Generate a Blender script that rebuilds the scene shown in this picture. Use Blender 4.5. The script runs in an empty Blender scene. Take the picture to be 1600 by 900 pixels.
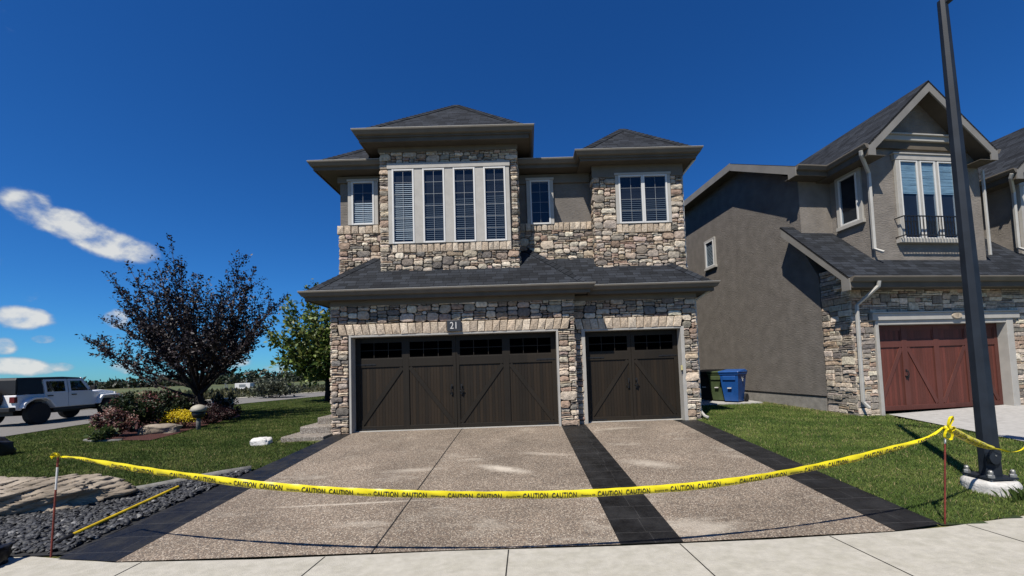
import bpy, bmesh, math, random
import numpy as np
from math import sin, cos, tan, pi, radians, sqrt, atan2, asin, hypot
from mathutils import Vector, noise as mnoise

S = bpy.context.scene
COL = S.collection

# ------------------------------------------------------------------ camera
FPX, PX, PY = 640., 830., 543.            # focal length and principal point, in pixels of a 1600 wide frame
YAW, PITCH, ROLL = radians(.6), radians(3.), radians(1.9)
CAM = np.array([0., -9.9, 1.40])
def _Rz(a): return np.array([[cos(a), -sin(a), 0], [sin(a), cos(a), 0], [0, 0, 1]])
def _Rx(a): return np.array([[1, 0, 0], [0, cos(a), -sin(a)], [0, sin(a), cos(a)]])
def _Ry(a): return np.array([[cos(a), 0, sin(a)], [0, 1, 0], [-sin(a), 0, cos(a)]])
RC = _Rz(-YAW) @ _Rx(PITCH) @ _Ry(ROLL)
cd = bpy.data.cameras.new('camera'); cam = bpy.data.objects.new('camera', cd); COL.objects.link(cam)
cd.sensor_width = 36; cd.lens = FPX / 1600 * 36
cd.shift_x = (800 - PX) / 1600; cd.shift_y = (PY - 450) / 1600
cd.clip_start = .05; cd.clip_end = 20000
from mathutils import Matrix
_m = Matrix.Identity(4)
for r in range(3):
    _m[r][0] = RC[r][0]; _m[r][1] = RC[r][2]; _m[r][2] = -RC[r][1]; _m[r][3] = CAM[r]
cam.matrix_world = _m
S.camera = cam
def ray(x, y): return RC @ np.array([(x - PX) / FPX, 1, -(y - PY) / FPX])
def onY(x, y, Y):
    d = ray(x, y); return CAM + (Y - CAM[1]) / d[1] * d
def onZ(x, y, Z):
    d = ray(x, y); return CAM + (Z - CAM[2]) / d[2] * d

# ------------------------------------------------------------------ sky, sun, exposure
SUN_EL, SUN_AZ = radians(56), radians(31)       # sun behind the street, to the left
w = bpy.data.worlds.new('World'); S.world = w; w.use_nodes = True
wn = w.node_tree.nodes; wl = w.node_tree.links
for n in list(wn): wn.remove(n)
def wnode(t, **k):
    n = wn.new(t)
    for a, v in k.items(): setattr(n, a, v)
    return n
def wmath(op, a, b=None, c=None, clamp=False):
    n = wnode('ShaderNodeMath', operation=op, use_clamp=clamp)
    for i, v in enumerate((a, b, c)):
        if v is None: continue
        if isinstance(v, (int, float)): n.inputs[i].default_value = v
        else: wl.new(v, n.inputs[i])
    return n.outputs[0]
sky = wnode('ShaderNodeTexSky', sky_type='NISHITA', sun_disc=False, sun_elevation=SUN_EL, sun_rotation=pi + SUN_AZ,
            altitude=1200, air_density=1.0, dust_density=.2, ozone_density=1.3)
hs = wnode('ShaderNodeHueSaturation'); hs.inputs['Saturation'].default_value = 1.2; hs.inputs['Hue'].default_value = .5
wl.new(sky.outputs[0], hs.inputs['Color'])
tn = wnode('ShaderNodeMix', data_type='RGBA', blend_type='MULTIPLY'); tn.inputs[0].default_value = 1; wl.new(hs.outputs[0], tn.inputs[6]); tn.inputs[7].default_value = (.33, .92, 1.56, 1)
tc = wnode('ShaderNodeTexCoord'); sx = wnode('ShaderNodeSeparateXYZ'); wl.new(tc.outputs['Generated'], sx.inputs[0])
az = wmath('ARCTAN2', sx.outputs[0], sx.outputs[1]); el = wmath('ARCSINE', sx.outputs[2])
def azel(px, py):
    d = ray(px, py); d = d / np.linalg.norm(d); return atan2(d[0], d[1]), asin(d[2])
CLOUDS = [(45, 322, 50, 30, 25, 1.), (105, 350, 70, 27, 25, 1.), (185, 385, 72, 24, 18, .95), (150, 372, 60, 26, 20, .9), (30, 497, 62, 18, 8, .95), (68, 530, 26, 8, 0, .8), (6, 541, 26, 15, 10, .9),
          (20, 572, 75, 15, 4, .9), (95, 573, 30, 8, 4, .6), (180, 498, 24, 15, 10, .85), (355, 567, 50, 11, 0, .8), (195, 576, 36, 9, 0, .6), (45, 462, 20, 10, 0, .35), (35, 38, 40, 28, 20, .22), (450, 575, 46, 9, 0, .6), (280, 585, 60, 7, 0, .55),
          (1250, 560, 80, 10, 0, .6), (-80, 400, 90, 30, 10, .9)]
mask = None
for (px, py, rx, ry, rot, amp) in CLOUDS:
    a0, e0 = azel(px, py); a1, e1 = azel(px + 10, py); a2, e2 = azel(px, py - 10)
    rx *= 1.1; ry *= 1.22
    ra = rx * hypot((a1 - a0), (e1 - e0)) / 10; re = ry * hypot((a2 - a0), (e2 - e0)) / 10
    th = atan2(e1 - e0, (a1 - a0)) - radians(rot)
    da = wmath('SUBTRACT', az, a0); de = wmath('SUBTRACT', el, e0)
    u = wmath('ADD', wmath('MULTIPLY', da, cos(th) / ra), wmath('MULTIPLY', de, sin(th) / ra))
    v = wmath('ADD', wmath('MULTIPLY', da, -sin(th) / re), wmath('MULTIPLY', de, cos(th) / re))
    r2 = wmath('ADD', wmath('MULTIPLY', u, u), wmath('MULTIPLY', v, v))
    m = wmath('MULTIPLY', wmath('MULTIPLY', wmath('SUBTRACT', 1.0, r2, clamp=True), 1.5, clamp=True), amp)
    mask = m if mask is None else wmath('MAXIMUM', mask, m)
nz = wnode('ShaderNodeTexNoise'); nz.inputs['Scale'].default_value = 21; nz.inputs['Detail'].default_value = 9; nz.inputs['Roughness'].default_value = .56; nz.inputs['Distortion'].default_value = .1
mp = wnode('ShaderNodeMapping'); mp.inputs['Scale'].default_value = (1, 1, 1.35)
wl.new(tc.outputs['Generated'], mp.inputs[0]); wl.new(mp.outputs[0], nz.inputs['Vector'])
dens = wmath('ADD', mask, wmath('MULTIPLY', wmath('SUBTRACT', nz.outputs[0], .6), 2.3))
gate = wmath('MULTIPLY', mask, 5., clamp=True)
cl = wnode('ShaderNodeMapRange', interpolation_type='SMOOTHSTEP'); wl.new(wmath('MULTIPLY', dens, gate), cl.inputs[0]); cl.inputs[1].default_value = .05; cl.inputs[2].default_value = .95
ccol = wnode('ShaderNodeMix', data_type='RGBA'); ccol.inputs[6].default_value = (3.6, 4.8, 6.6, 1); ccol.inputs[7].default_value = (10.5, 10.6, 10.4, 1)
cr = wnode('ShaderNodeMapRange'); wl.new(dens, cr.inputs[0]); cr.inputs[1].default_value = .15; cr.inputs[2].default_value = .9
wl.new(cr.outputs[0], ccol.inputs[0])
smix = wnode('ShaderNodeMix', data_type='RGBA'); wl.new(wmath('MULTIPLY', cl.outputs[0], .93), smix.inputs[0]); wl.new(tn.outputs[2], smix.inputs[6]); wl.new(ccol.outputs[2], smix.inputs[7])
bg = wnode('ShaderNodeBackground'); bg.inputs['Strength'].default_value = .05
wo = wnode('ShaderNodeOutputWorld'); wl.new(smix.outputs[2], bg.inputs[0]); wl.new(bg.outputs[0], wo.inputs[0])
sl = bpy.data.lights.new('sun', 'SUN'); so = bpy.data.objects.new('sun', sl); COL.objects.link(so)
sl.energy = 5.0; sl.angle = radians(.5); sl.color = (1, .94, .845)
SUND = Vector((-sin(SUN_AZ) * cos(SUN_EL), -cos(SUN_AZ) * cos(SUN_EL), sin(SUN_EL)))
so.rotation_euler = SUND.to_track_quat('Z', 'Y').to_euler(); so.location = (-8, -16, 20)
S.view_settings.view_transform = 'Standard'; S.view_settings.look = 'None'; S.view_settings.exposure = 0.5; S.view_settings.gamma = 1
S.view_settings.use_curve_mapping = False
S.render.engine = 'CYCLES'
S.cycles.max_bounces = 6; S.cycles.transparent_max_bounces = 12; S.cycles.use_denoising = True

# ------------------------------------------------------------------ helpers: materials
ALB = .72        # the photograph is exposed half a stop up; surfaces keep their own, darker, albedo
def M(name, col, rough=.75, var=.2, vs=6, bump=0, bs=40, st=(1, 1, 1), bst=(1, 1, 1), metal=0, attr=False, spec=.4, detail=4, dist=.02, hue=None):
    col = tuple(c * ALB for c in col)
    m = bpy.data.materials.new(name); m.use_nodes = True
    nt = m.node_tree; N = nt.nodes; L = nt.links
    b = N['Principled BSDF']; b.inputs['Roughness'].default_value = rough; b.inputs['Metallic'].default_value = metal
    b.inputs['Specular IOR Level'].default_value = spec
    t = N.new('ShaderNodeTexCoord')
    if attr:
        a = N.new('ShaderNodeAttribute'); a.attribute_name = 'Col'; base = a.outputs['Color']
    else:
        r = N.new('ShaderNodeRGB'); r.outputs[0].default_value = (*col, 1); base = r.outputs[0]
    if var:
        mp = N.new('ShaderNodeMapping'); mp.inputs['Scale'].default_value = st; L.new(t.outputs['Object'], mp.inputs[0])
        n = N.new('ShaderNodeTexNoise'); n.inputs['Scale'].default_value = vs; n.inputs['Detail'].default_value = detail; L.new(mp.outputs[0], n.inputs[0])
        mr = N.new('ShaderNodeMapRange'); mr.inputs[1].default_value = .3; mr.inputs[2].default_value = .7; mr.inputs[3].default_value = 1 - var; mr.inputs[4].default_value = 1 + var
        L.new(n.outputs[0], mr.inputs[0])
        mx = N.new('ShaderNodeMix'); mx.data_type = 'RGBA'; mx.blend_type = 'MULTIPLY'; mx.inputs[0].default_value = 1
        L.new(base, mx.inputs[6]); L.new(mr.outputs[0], mx.inputs[7]); base = mx.outputs[2]
        if hue:
            n2 = N.new('ShaderNodeTexNoise'); n2.inputs['Scale'].default_value = vs * .37; n2.inputs['Detail'].default_value = 3; L.new(mp.outputs[0], n2.inputs[0])
            m2 = N.new('ShaderNodeMapRange'); m2.inputs[1].default_value = .42; m2.inputs[2].default_value = .62; L.new(n2.outputs[0], m2.inputs[0])
            mx2 = N.new('ShaderNodeMix'); mx2.data_type = 'RGBA'; mx2.blend_type = 'MULTIPLY'; L.new(m2.outputs[0], mx2.inputs[0])
            L.new(base, mx2.inputs[6]); mx2.inputs[7].default_value = (*hue, 1); base = mx2.outputs[2]
    L.new(base, b.inputs['Base Color'])
    if bump:
        mp = N.new('ShaderNodeMapping'); mp.inputs['Scale'].default_value = bst; L.new(t.outputs['Object'], mp.inputs[0])
        n = N.new('ShaderNodeTexNoise'); n.inputs['Scale'].default_value = bs; n.inputs['Detail'].default_value = 5; L.new(mp.outputs[0], n.inputs[0])
        bp = N.new('ShaderNodeBump'); bp.inputs['Strength'].default_value = bump; bp.inputs['Distance'].default_value = dist
        L.new(n.outputs[0], bp.inputs['Height']); L.new(bp.outputs[0], b.inputs['Normal'])
    return m

def nodes_of(m): return m.node_tree.nodes, m.node_tree.links, m.node_tree.nodes['Principled BSDF']

def shingle_mat(name, col):
    col = tuple(c * ALB for c in col)
    m = bpy.data.materials.new(name); m.use_nodes = True; N, L, b = nodes_of(m)
    uv = N.new('ShaderNodeUVMap'); uv.uv_map = 'UV'
    br = N.new('ShaderNodeTexBrick'); br.inputs['Scale'].default_value = 1
    br.inputs['Brick Width'].default_value = .3; br.inputs['Row Height'].default_value = .125; br.inputs['Mortar Size'].default_value = .005
    br.offset = .37; br.offset_frequency = 3; br.squash = .7; br.squash_frequency = 2
    br.inputs['Color1'].default_value = (*[c * .55 for c in col], 1); br.inputs['Color2'].default_value = (*[c * 1.55 for c in col], 1); br.inputs['Mortar'].default_value = (*[c * .3 for c in col], 1)
    L.new(uv.outputs[0], br.inputs[0])
    n = N.new('ShaderNodeTexNoise'); n.inputs['Scale'].default_value = 260; n.inputs['Detail'].default_value = 2; L.new(uv.outputs[0], n.inputs[0])
    n3 = N.new('ShaderNodeTexNoise'); n3.inputs['Scale'].default_value = 1.3; L.new(uv.outputs[0], n3.inputs[0])
    mr = N.new('ShaderNodeMapRange'); mr.inputs[1].default_value = .25; mr.inputs[2].default_value = .75; mr.inputs[3].default_value = .6; mr.inputs[4].default_value = 1.45; L.new(n.outputs[0], mr.inputs[0])
    mr3 = N.new('ShaderNodeMapRange'); mr3.inputs[1].default_value = .3; mr3.inputs[2].default_value = .7; mr3.inputs[3].default_value = .8; mr3.inputs[4].default_value = 1.2; L.new(n3.outputs[0], mr3.inputs[0])
    mm = N.new('ShaderNodeMath'); mm.operation = 'MULTIPLY'; L.new(mr.outputs[0], mm.inputs[0]); L.new(mr3.outputs[0], mm.inputs[1])
    mx = N.new('ShaderNodeMix'); mx.data_type = 'RGBA'; mx.blend_type = 'MULTIPLY'; mx.inputs[0].default_value = 1
    L.new(br.outputs[0], mx.inputs[6]); L.new(mm.outputs[0], mx.inputs[7]); L.new(mx.outputs[2], b.inputs['Base Color'])
    b.inputs['Roughness'].default_value = .92; b.inputs['Specular IOR Level'].default_value = .2
    # course relief: each row thickens towards its lower edge
    sp = N.new('ShaderNodeSeparateXYZ'); L.new(uv.outputs[0], sp.inputs[0])
    dv = N.new('ShaderNodeMath'); dv.operation = 'DIVIDE'; L.new(sp.outputs[1], dv.inputs[0]); dv.inputs[1].default_value = .125
    fr = N.new('ShaderNodeMath'); fr.operation = 'FRACT'; L.new(dv.outputs[0], fr.inputs[0])
    iv = N.new('ShaderNodeMath'); iv.operation = 'SUBTRACT'; iv.inputs[0].default_value = 1; L.new(fr.outputs[0], iv.inputs[1])
    ad = N.new('ShaderNodeMath'); ad.operation = 'MULTIPLY_ADD'; L.new(br.outputs['Fac'], ad.inputs[0]); ad.inputs[1].default_value = -.6; L.new(iv.outputs[0], ad.inputs[2])
    a2 = N.new('ShaderNodeMath'); a2.operation = 'MULTIPLY_ADD'; L.new(n.outputs[0], a2.inputs[0]); a2.inputs[1].default_value = .35; L.new(ad.outputs[0], a2.inputs[2])
    bp = N.new('ShaderNodeBump'); bp.inputs['Strength'].default_value = .8; bp.inputs['Distance'].default_value = .012
    L.new(a2.outputs[0], bp.inputs['Height']); L.new(bp.outputs[0], b.inputs['Normal'])
    return m

def brick_floor_mat(name, col, bw, rh, rough=.4):
    col = tuple(c * ALB for c in col)
    m = bpy.data.materials.new(name); m.use_nodes = True; N, L, b = nodes_of(m)
    t = N.new('ShaderNodeTexCoord')
    br = N.new('ShaderNodeTexBrick'); br.inputs['Scale'].default_value = 1; br.inputs['Brick Width'].default_value = bw; br.inputs['Row Height'].default_value = rh; br.inputs['Mortar Size'].default_value = .006
    br.offset = .4; br.squash = .75; br.squash_frequency = 2; br.inputs['Mortar Smooth'].default_value = .3
    br.inputs['Color1'].default_value = (*[c * .8 for c in col], 1); br.inputs['Color2'].default_value = (*[c * 1.3 for c in col], 1); br.inputs['Mortar'].default_value = (*[c * 3 + .005 for c in col], 1)
    L.new(t.outputs['Object'], br.inputs[0])
    n = N.new('ShaderNodeTexNoise'); n.inputs['Scale'].default_value = 3.5; n.inputs['Detail'].default_value = 8; n.inputs['Roughness'].default_value = .65; L.new(t.outputs['Object'], n.inputs[0])
    mr = N.new('ShaderNodeMapRange'); mr.inputs[1].default_value = .3; mr.inputs[2].default_value = .72; mr.inputs[3].default_value = .6; mr.inputs[4].default_value = 1.7; L.new(n.outputs[0], mr.inputs[0])
    mx = N.new('ShaderNodeMix'); mx.data_type = 'RGBA'; mx.blend_type = 'MULTIPLY'; mx.inputs[0].default_value = 1
    L.new(br.outputs[0], mx.inputs[6]); L.new(mr.outputs[0], mx.inputs[7]); L.new(mx.outputs[2], b.inputs['Base Color'])
    rr = N.new('ShaderNodeMapRange'); rr.inputs[1].default_value = .3; rr.inputs[2].default_value = .7; rr.inputs[3].default_value = rough - .1; rr.inputs[4].default_value = rough + .25; L.new(n.outputs[0], rr.inputs[0]); L.new(rr.outputs[0], b.inputs['Roughness'])
    n2 = N.new('ShaderNodeTexNoise'); n2.inputs['Scale'].default_value = 22; n2.inputs['Detail'].default_value = 6; L.new(t.outputs['Object'], n2.inputs[0])
    ad = N.new('ShaderNodeMath'); ad.operation = 'MULTIPLY_ADD'; L.new(br.outputs['Fac'], ad.inputs[0]); ad.inputs[1].default_value = -1.2; L.new(n2.outputs[0], ad.inputs[2])
    bp = N.new('ShaderNodeBump'); bp.inputs['Strength'].default_value = .55; bp.inputs['Distance'].default_value = .012; L.new(ad.outputs[0], bp.inputs['Height']); L.new(bp.outputs[0], b.inputs['Normal'])
    return m

def aggregate_mat(name, scale, cols, mul=ALB, stains=True):
    m = bpy.data.materials.new(name); m.use_nodes = True; N, L, b = nodes_of(m)
    t = N.new('ShaderNodeTexCoord')
    v = N.new('ShaderNodeTexVoronoi'); v.inputs['Scale'].default_value = scale; L.new(t.outputs['Object'], v.inputs[0])
    sp = N.new('ShaderNodeSeparateXYZ'); L.new(v.outputs['Color'], sp.inputs[0])
    cr = N.new('ShaderNodeValToRGB'); cr.color_ramp.interpolation = 'CONSTANT'
    e = cr.color_ramp.elements
    for i, (p, c) in enumerate(cols):
        if i < 2: el_ = e[i]; el_.position = p
        else: el_ = e.new(p)
        el_.color = (*[k * mul for k in c], 1)
    L.new(sp.outputs[0], cr.inputs[0])
    base = cr.outputs[0]
    # matrix between pebbles
    d2 = N.new('ShaderNodeMapRange'); d2.inputs[1].default_value = .35; d2.inputs[2].default_value = .75; L.new(v.outputs['Distance'], d2.inputs[0])
    mx0 = N.new('ShaderNodeMix'); mx0.data_type = 'RGBA'; L.new(d2.outputs[0], mx0.inputs[0]); L.new(base, mx0.inputs[6]); mx0.inputs[7].default_value = (.16 * mul, .135 * mul, .11 * mul, 1); base = mx0.outputs[2]
    n = N.new('ShaderNodeTexNoise'); n.inputs['Scale'].default_value = .9; n.inputs['Detail'].default_value = 7; n.inputs['Roughness'].default_value = .62; L.new(t.outputs['Object'], n.inputs[0])
    mr = N.new('ShaderNodeMapRange'); mr.inputs[1].default_value = .3; mr.inputs[2].default_value = .7; mr.inputs[3].default_value = .74; mr.inputs[4].default_value = 1.28; L.new(n.outputs[0], mr.inputs[0])
    mx = N.new('ShaderNodeMix'); mx.data_type = 'RGBA'; mx.blend_type = 'MULTIPLY'; mx.inputs[0].default_value = 1; L.new(base, mx.inputs[6]); L.new(mr.outputs[0], mx.inputs[7]); base = mx.outputs[2]
    if stains:   # pale dusty scuffs lying on the slab
        mp = N.new('ShaderNodeMapping'); mp.inputs['Scale'].default_value = (.55, 1.5, 1); mp.inputs['Rotation'].default_value = (0, 0, .35); L.new(t.outputs['Object'], mp.inputs[0])
        n2 = N.new('ShaderNodeTexNoise'); n2.inputs['Scale'].default_value = 1.15; n2.inputs['Detail'].default_value = 9; n2.inputs['Roughness'].default_value = .7; L.new(mp.outputs[0], n2.inputs[0])
        m2 = N.new('ShaderNodeMapRange'); m2.inputs[1].default_value = .56; m2.inputs[2].default_value = .72; m2.inputs[4].default_value = .65; L.new(n2.outputs[0], m2.inputs[0])
        mx2 = N.new('ShaderNodeMix'); mx2.data_type = 'RGBA'; L.new(m2.outputs[0], mx2.inputs[0]); L.new(base, mx2.inputs[6]); mx2.inputs[7].default_value = (.40, .36, .30, 1); base = mx2.outputs[2]
        for (cx, cy, rx, ry, ro_, am) in ((-.45, -3.1, .75, .22, -.5, .9), (-1.95, -3.0, .8, .18, .1, .45), (1.95, -3.1, .7, .3, -.5, .55), (-2.4, -4.35, 1.6, .05, .04, .7), (.25, -2.3, .8, .15, -.3, .4)):
            mq = N.new('ShaderNodeMapping'); mq.vector_type = 'TEXTURE'; mq.inputs['Location'].default_value = (cx, cy, -.2); mq.inputs['Rotation'].default_value = (0, 0, ro_); mq.inputs['Scale'].default_value = (rx, ry, 1.5); L.new(t.outputs['Object'], mq.inputs[0])
            gq = N.new('ShaderNodeTexGradient'); gq.gradient_type = 'SPHERICAL'; L.new(mq.outputs[0], gq.inputs[0])
            nq = N.new('ShaderNodeTexNoise'); nq.inputs['Scale'].default_value = 9; nq.inputs['Detail'].default_value = 8; nq.inputs['Roughness'].default_value = .7; L.new(t.outputs['Object'], nq.inputs[0])
            aq = N.new('ShaderNodeMath'); aq.operation = 'MULTIPLY'; L.new(gq.outputs['Fac'], aq.inputs[0]); L.new(nq.outputs[0], aq.inputs[1])
            rq = N.new('ShaderNodeMapRange'); rq.inputs[1].default_value = .1; rq.inputs[2].default_value = .42; rq.inputs[4].default_value = am; L.new(aq.outputs[0], rq.inputs[0])
            xq = N.new('ShaderNodeMix'); xq.data_type = 'RGBA'; L.new(rq.outputs[0], xq.inputs[0]); L.new(base, xq.inputs[6]); xq.inputs[7].default_value = (.46, .41, .34, 1); base = xq.outputs[2]
    L.new(base, b.inputs['Base Color']); b.inputs['Roughness'].default_value = .85; b.inputs['Specular IOR Level'].default_value = .25
    bp = N.new('ShaderNodeBump'); bp.invert = True; bp.inputs['Strength'].default_value = .7; bp.inputs['Distance'].default_value = .008; L.new(v.outputs['Distance'], bp.inputs['Height']); L.new(bp.outputs[0], b.inputs['Normal'])
    return m

def glass_mat(name, tint=(.62, .7, .78), gloss=.035, ior=1.33):
    m = bpy.data.materials.new(name); m.use_nodes = True; nt = m.node_tree; N, L = nt.nodes, nt.links
    out = N['Material Output']; N.remove(N['Principled BSDF'])
    tr = N.new('ShaderNodeBsdfTransparent'); tr.inputs[0].default_value = (*tint, 1)
    gl = N.new('ShaderNodeBsdfGlossy'); gl.inputs['Roughness'].default_value = .03; gl.inputs[0].default_value = (.95, .97, 1, 1)
    lw_ = N.new('ShaderNodeLayerWeight'); lw_.inputs[0].default_value = .5; pw = N.new('ShaderNodeMath'); pw.operation = 'POWER'; L.new(lw_.outputs['Facing'], pw.inputs[0]); pw.inputs[1].default_value = 4.
    fr = N.new('ShaderNodeMath'); fr.operation = 'MULTIPLY'; L.new(pw.outputs[0], fr.inputs[0]); fr.inputs[1].default_value = ior - .7
    ad = N.new('ShaderNodeMath'); ad.operation = 'ADD'; ad.use_clamp = True; L.new(fr.outputs[0], ad.inputs[0]); ad.inputs[1].default_value = gloss
    nz_ = N.new('ShaderNodeTexNoise'); nz_.inputs['Scale'].default_value = 1.4
    bp = N.new('ShaderNodeBump'); bp.inputs['Strength'].default_value = .03; bp.inputs['Distance'].default_value = .05; L.new(nz_.outputs[0], bp.inputs['Height']); L.new(bp.outputs[0], gl.inputs['Normal'])
    mx = N.new('ShaderNodeMixShader'); L.new(ad.outputs[0], mx.inputs[0]); L.new(tr.outputs[0], mx.inputs[1]); L.new(gl.outputs[0], mx.inputs[2]); L.new(mx.outputs[0], out.inputs[0])
    return m

def leaf_mat(name, rough=.5, trans=.25, spec=.4):
    m = bpy.data.materials.new(name); m.use_nodes = True; N, L, b = nodes_of(m)
    a = N.new('ShaderNodeAttribute'); a.attribute_name = 'Col'
    L.new(a.outputs['Color'], b.inputs['Base Color']); b.inputs['Roughness'].default_value = rough; b.inputs['Specular IOR Level'].default_value = spec
    tl = N.new('ShaderNodeBsdfTranslucent'); L.new(a.outputs['Color'], tl.inputs[0])
    mx = N.new('ShaderNodeMixShader'); mx.inputs[0].default_value = trans
    L.new(b.outputs[0], mx.inputs[1]); L.new(tl.outputs[0], mx.inputs[2]); L.new(mx.outputs[0], N['Material Output'].inputs[0])
    return m

def wood_mat(name, col, plank=.075, warm=(1.6, 1.1, .75), rough=.55):
    col = tuple(c * ALB for c in col)
    m = bpy.data.materials.new(name); m.use_nodes = True; N, L, b = nodes_of(m)
    t = N.new('ShaderNodeTexCoord'); sp = N.new('ShaderNodeSeparateXYZ'); L.new(t.outputs['Object'], sp.inputs[0])
    dv = N.new('ShaderNodeMath'); dv.operation = 'DIVIDE'; L.new(sp.outputs[0], dv.inputs[0]); dv.inputs[1].default_value = plank
    fl = N.new('ShaderNodeMath'); fl.operation = 'FLOOR'; L.new(dv.outputs[0], fl.inputs[0])
    wn_ = N.new('ShaderNodeTexWhiteNoise'); wn_.noise_dimensions = '1D'; L.new(fl.outputs[0], wn_.inputs['W'])
    fr = N.new('ShaderNodeMath'); fr.operation = 'FRACT'; L.new(dv.outputs[0], fr.inputs[0])
    pp = N.new('ShaderNodeMath'); pp.operation = 'PINGPONG'; L.new(fr.outputs[0], pp.inputs[0]); pp.inputs[1].default_value = .5
    gr = N.new('ShaderNodeMapRange'); gr.inputs[1].default_value = 0; gr.inputs[2].default_value = .07; gr.inputs[3].default_value = 0; L.new(pp.outputs[0], gr.inputs[0])
    mp = N.new('ShaderNodeMapping'); mp.inputs['Scale'].default_value = (60, 60, 2.2); L.new(t.outputs['Object'], mp.inputs[0])
    n = N.new('ShaderNodeTexNoise'); n.inputs['Scale'].default_value = 1; n.inputs['Detail'].default_value = 5; L.new(mp.outputs[0], n.inputs[0])
    n2 = N.new('ShaderNodeTexNoise'); n2.inputs['Scale'].default_value = 1.6; n2.inputs['Detail'].default_value = 4; L.new(t.outputs['Object'], n2.inputs[0])
    s = N.new('ShaderNodeMath'); s.operation = 'ADD'; L.new(wn_.outputs[0], s.inputs[0]); L.new(n.outputs[0], s.inputs[1])
    s2 = N.new('ShaderNodeMath'); s2.operation = 'ADD'; L.new(s.outputs[0], s2.inputs[0]); L.new(n2.outputs[0], s2.inputs[1])
    mr = N.new('ShaderNodeMapRange'); mr.inputs[1].default_value = .6; mr.inputs[2].default_value = 2.2; mr.inputs[3].default_value = .65; mr.inputs[4].default_value = 1.35; L.new(s2.outputs[0], mr.inputs[0])
    tint = N.new('ShaderNodeMix'); tint.data_type = 'RGBA'; L.new(wn_.outputs[0], tint.inputs[0]); tint.inputs[6].default_value = (*col, 1); tint.inputs[7].default_value = (*[a * c for a, c in zip(col, warm)], 1)
    mx = N.new('ShaderNodeMix'); mx.data_type = 'RGBA'; mx.blend_type = 'MULTIPLY'; mx.inputs[0].default_value = 1; L.new(tint.outputs[2], mx.inputs[6]); L.new(mr.outputs[0], mx.inputs[7])
    L.new(mx.outputs[2], b.inputs['Base Color']); b.inputs['Roughness'].default_value = rough; b.inputs['Specular IOR Level'].default_value = .2
    h = N.new('ShaderNodeMath'); h.operation = 'MULTIPLY_ADD'; L.new(n.outputs[0], h.inputs[0]); h.inputs[1].default_value = .15; L.new(gr.outputs[0], h.inputs[2])
    bp = N.new('ShaderNodeBump'); bp.inputs['Strength'].default_value = .8; bp.inputs['Distance'].default_value = .006; L.new(h.outputs[0], bp.inputs['Height']); L.new(bp.outputs[0], b.inputs['Normal'])
    return m

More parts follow.
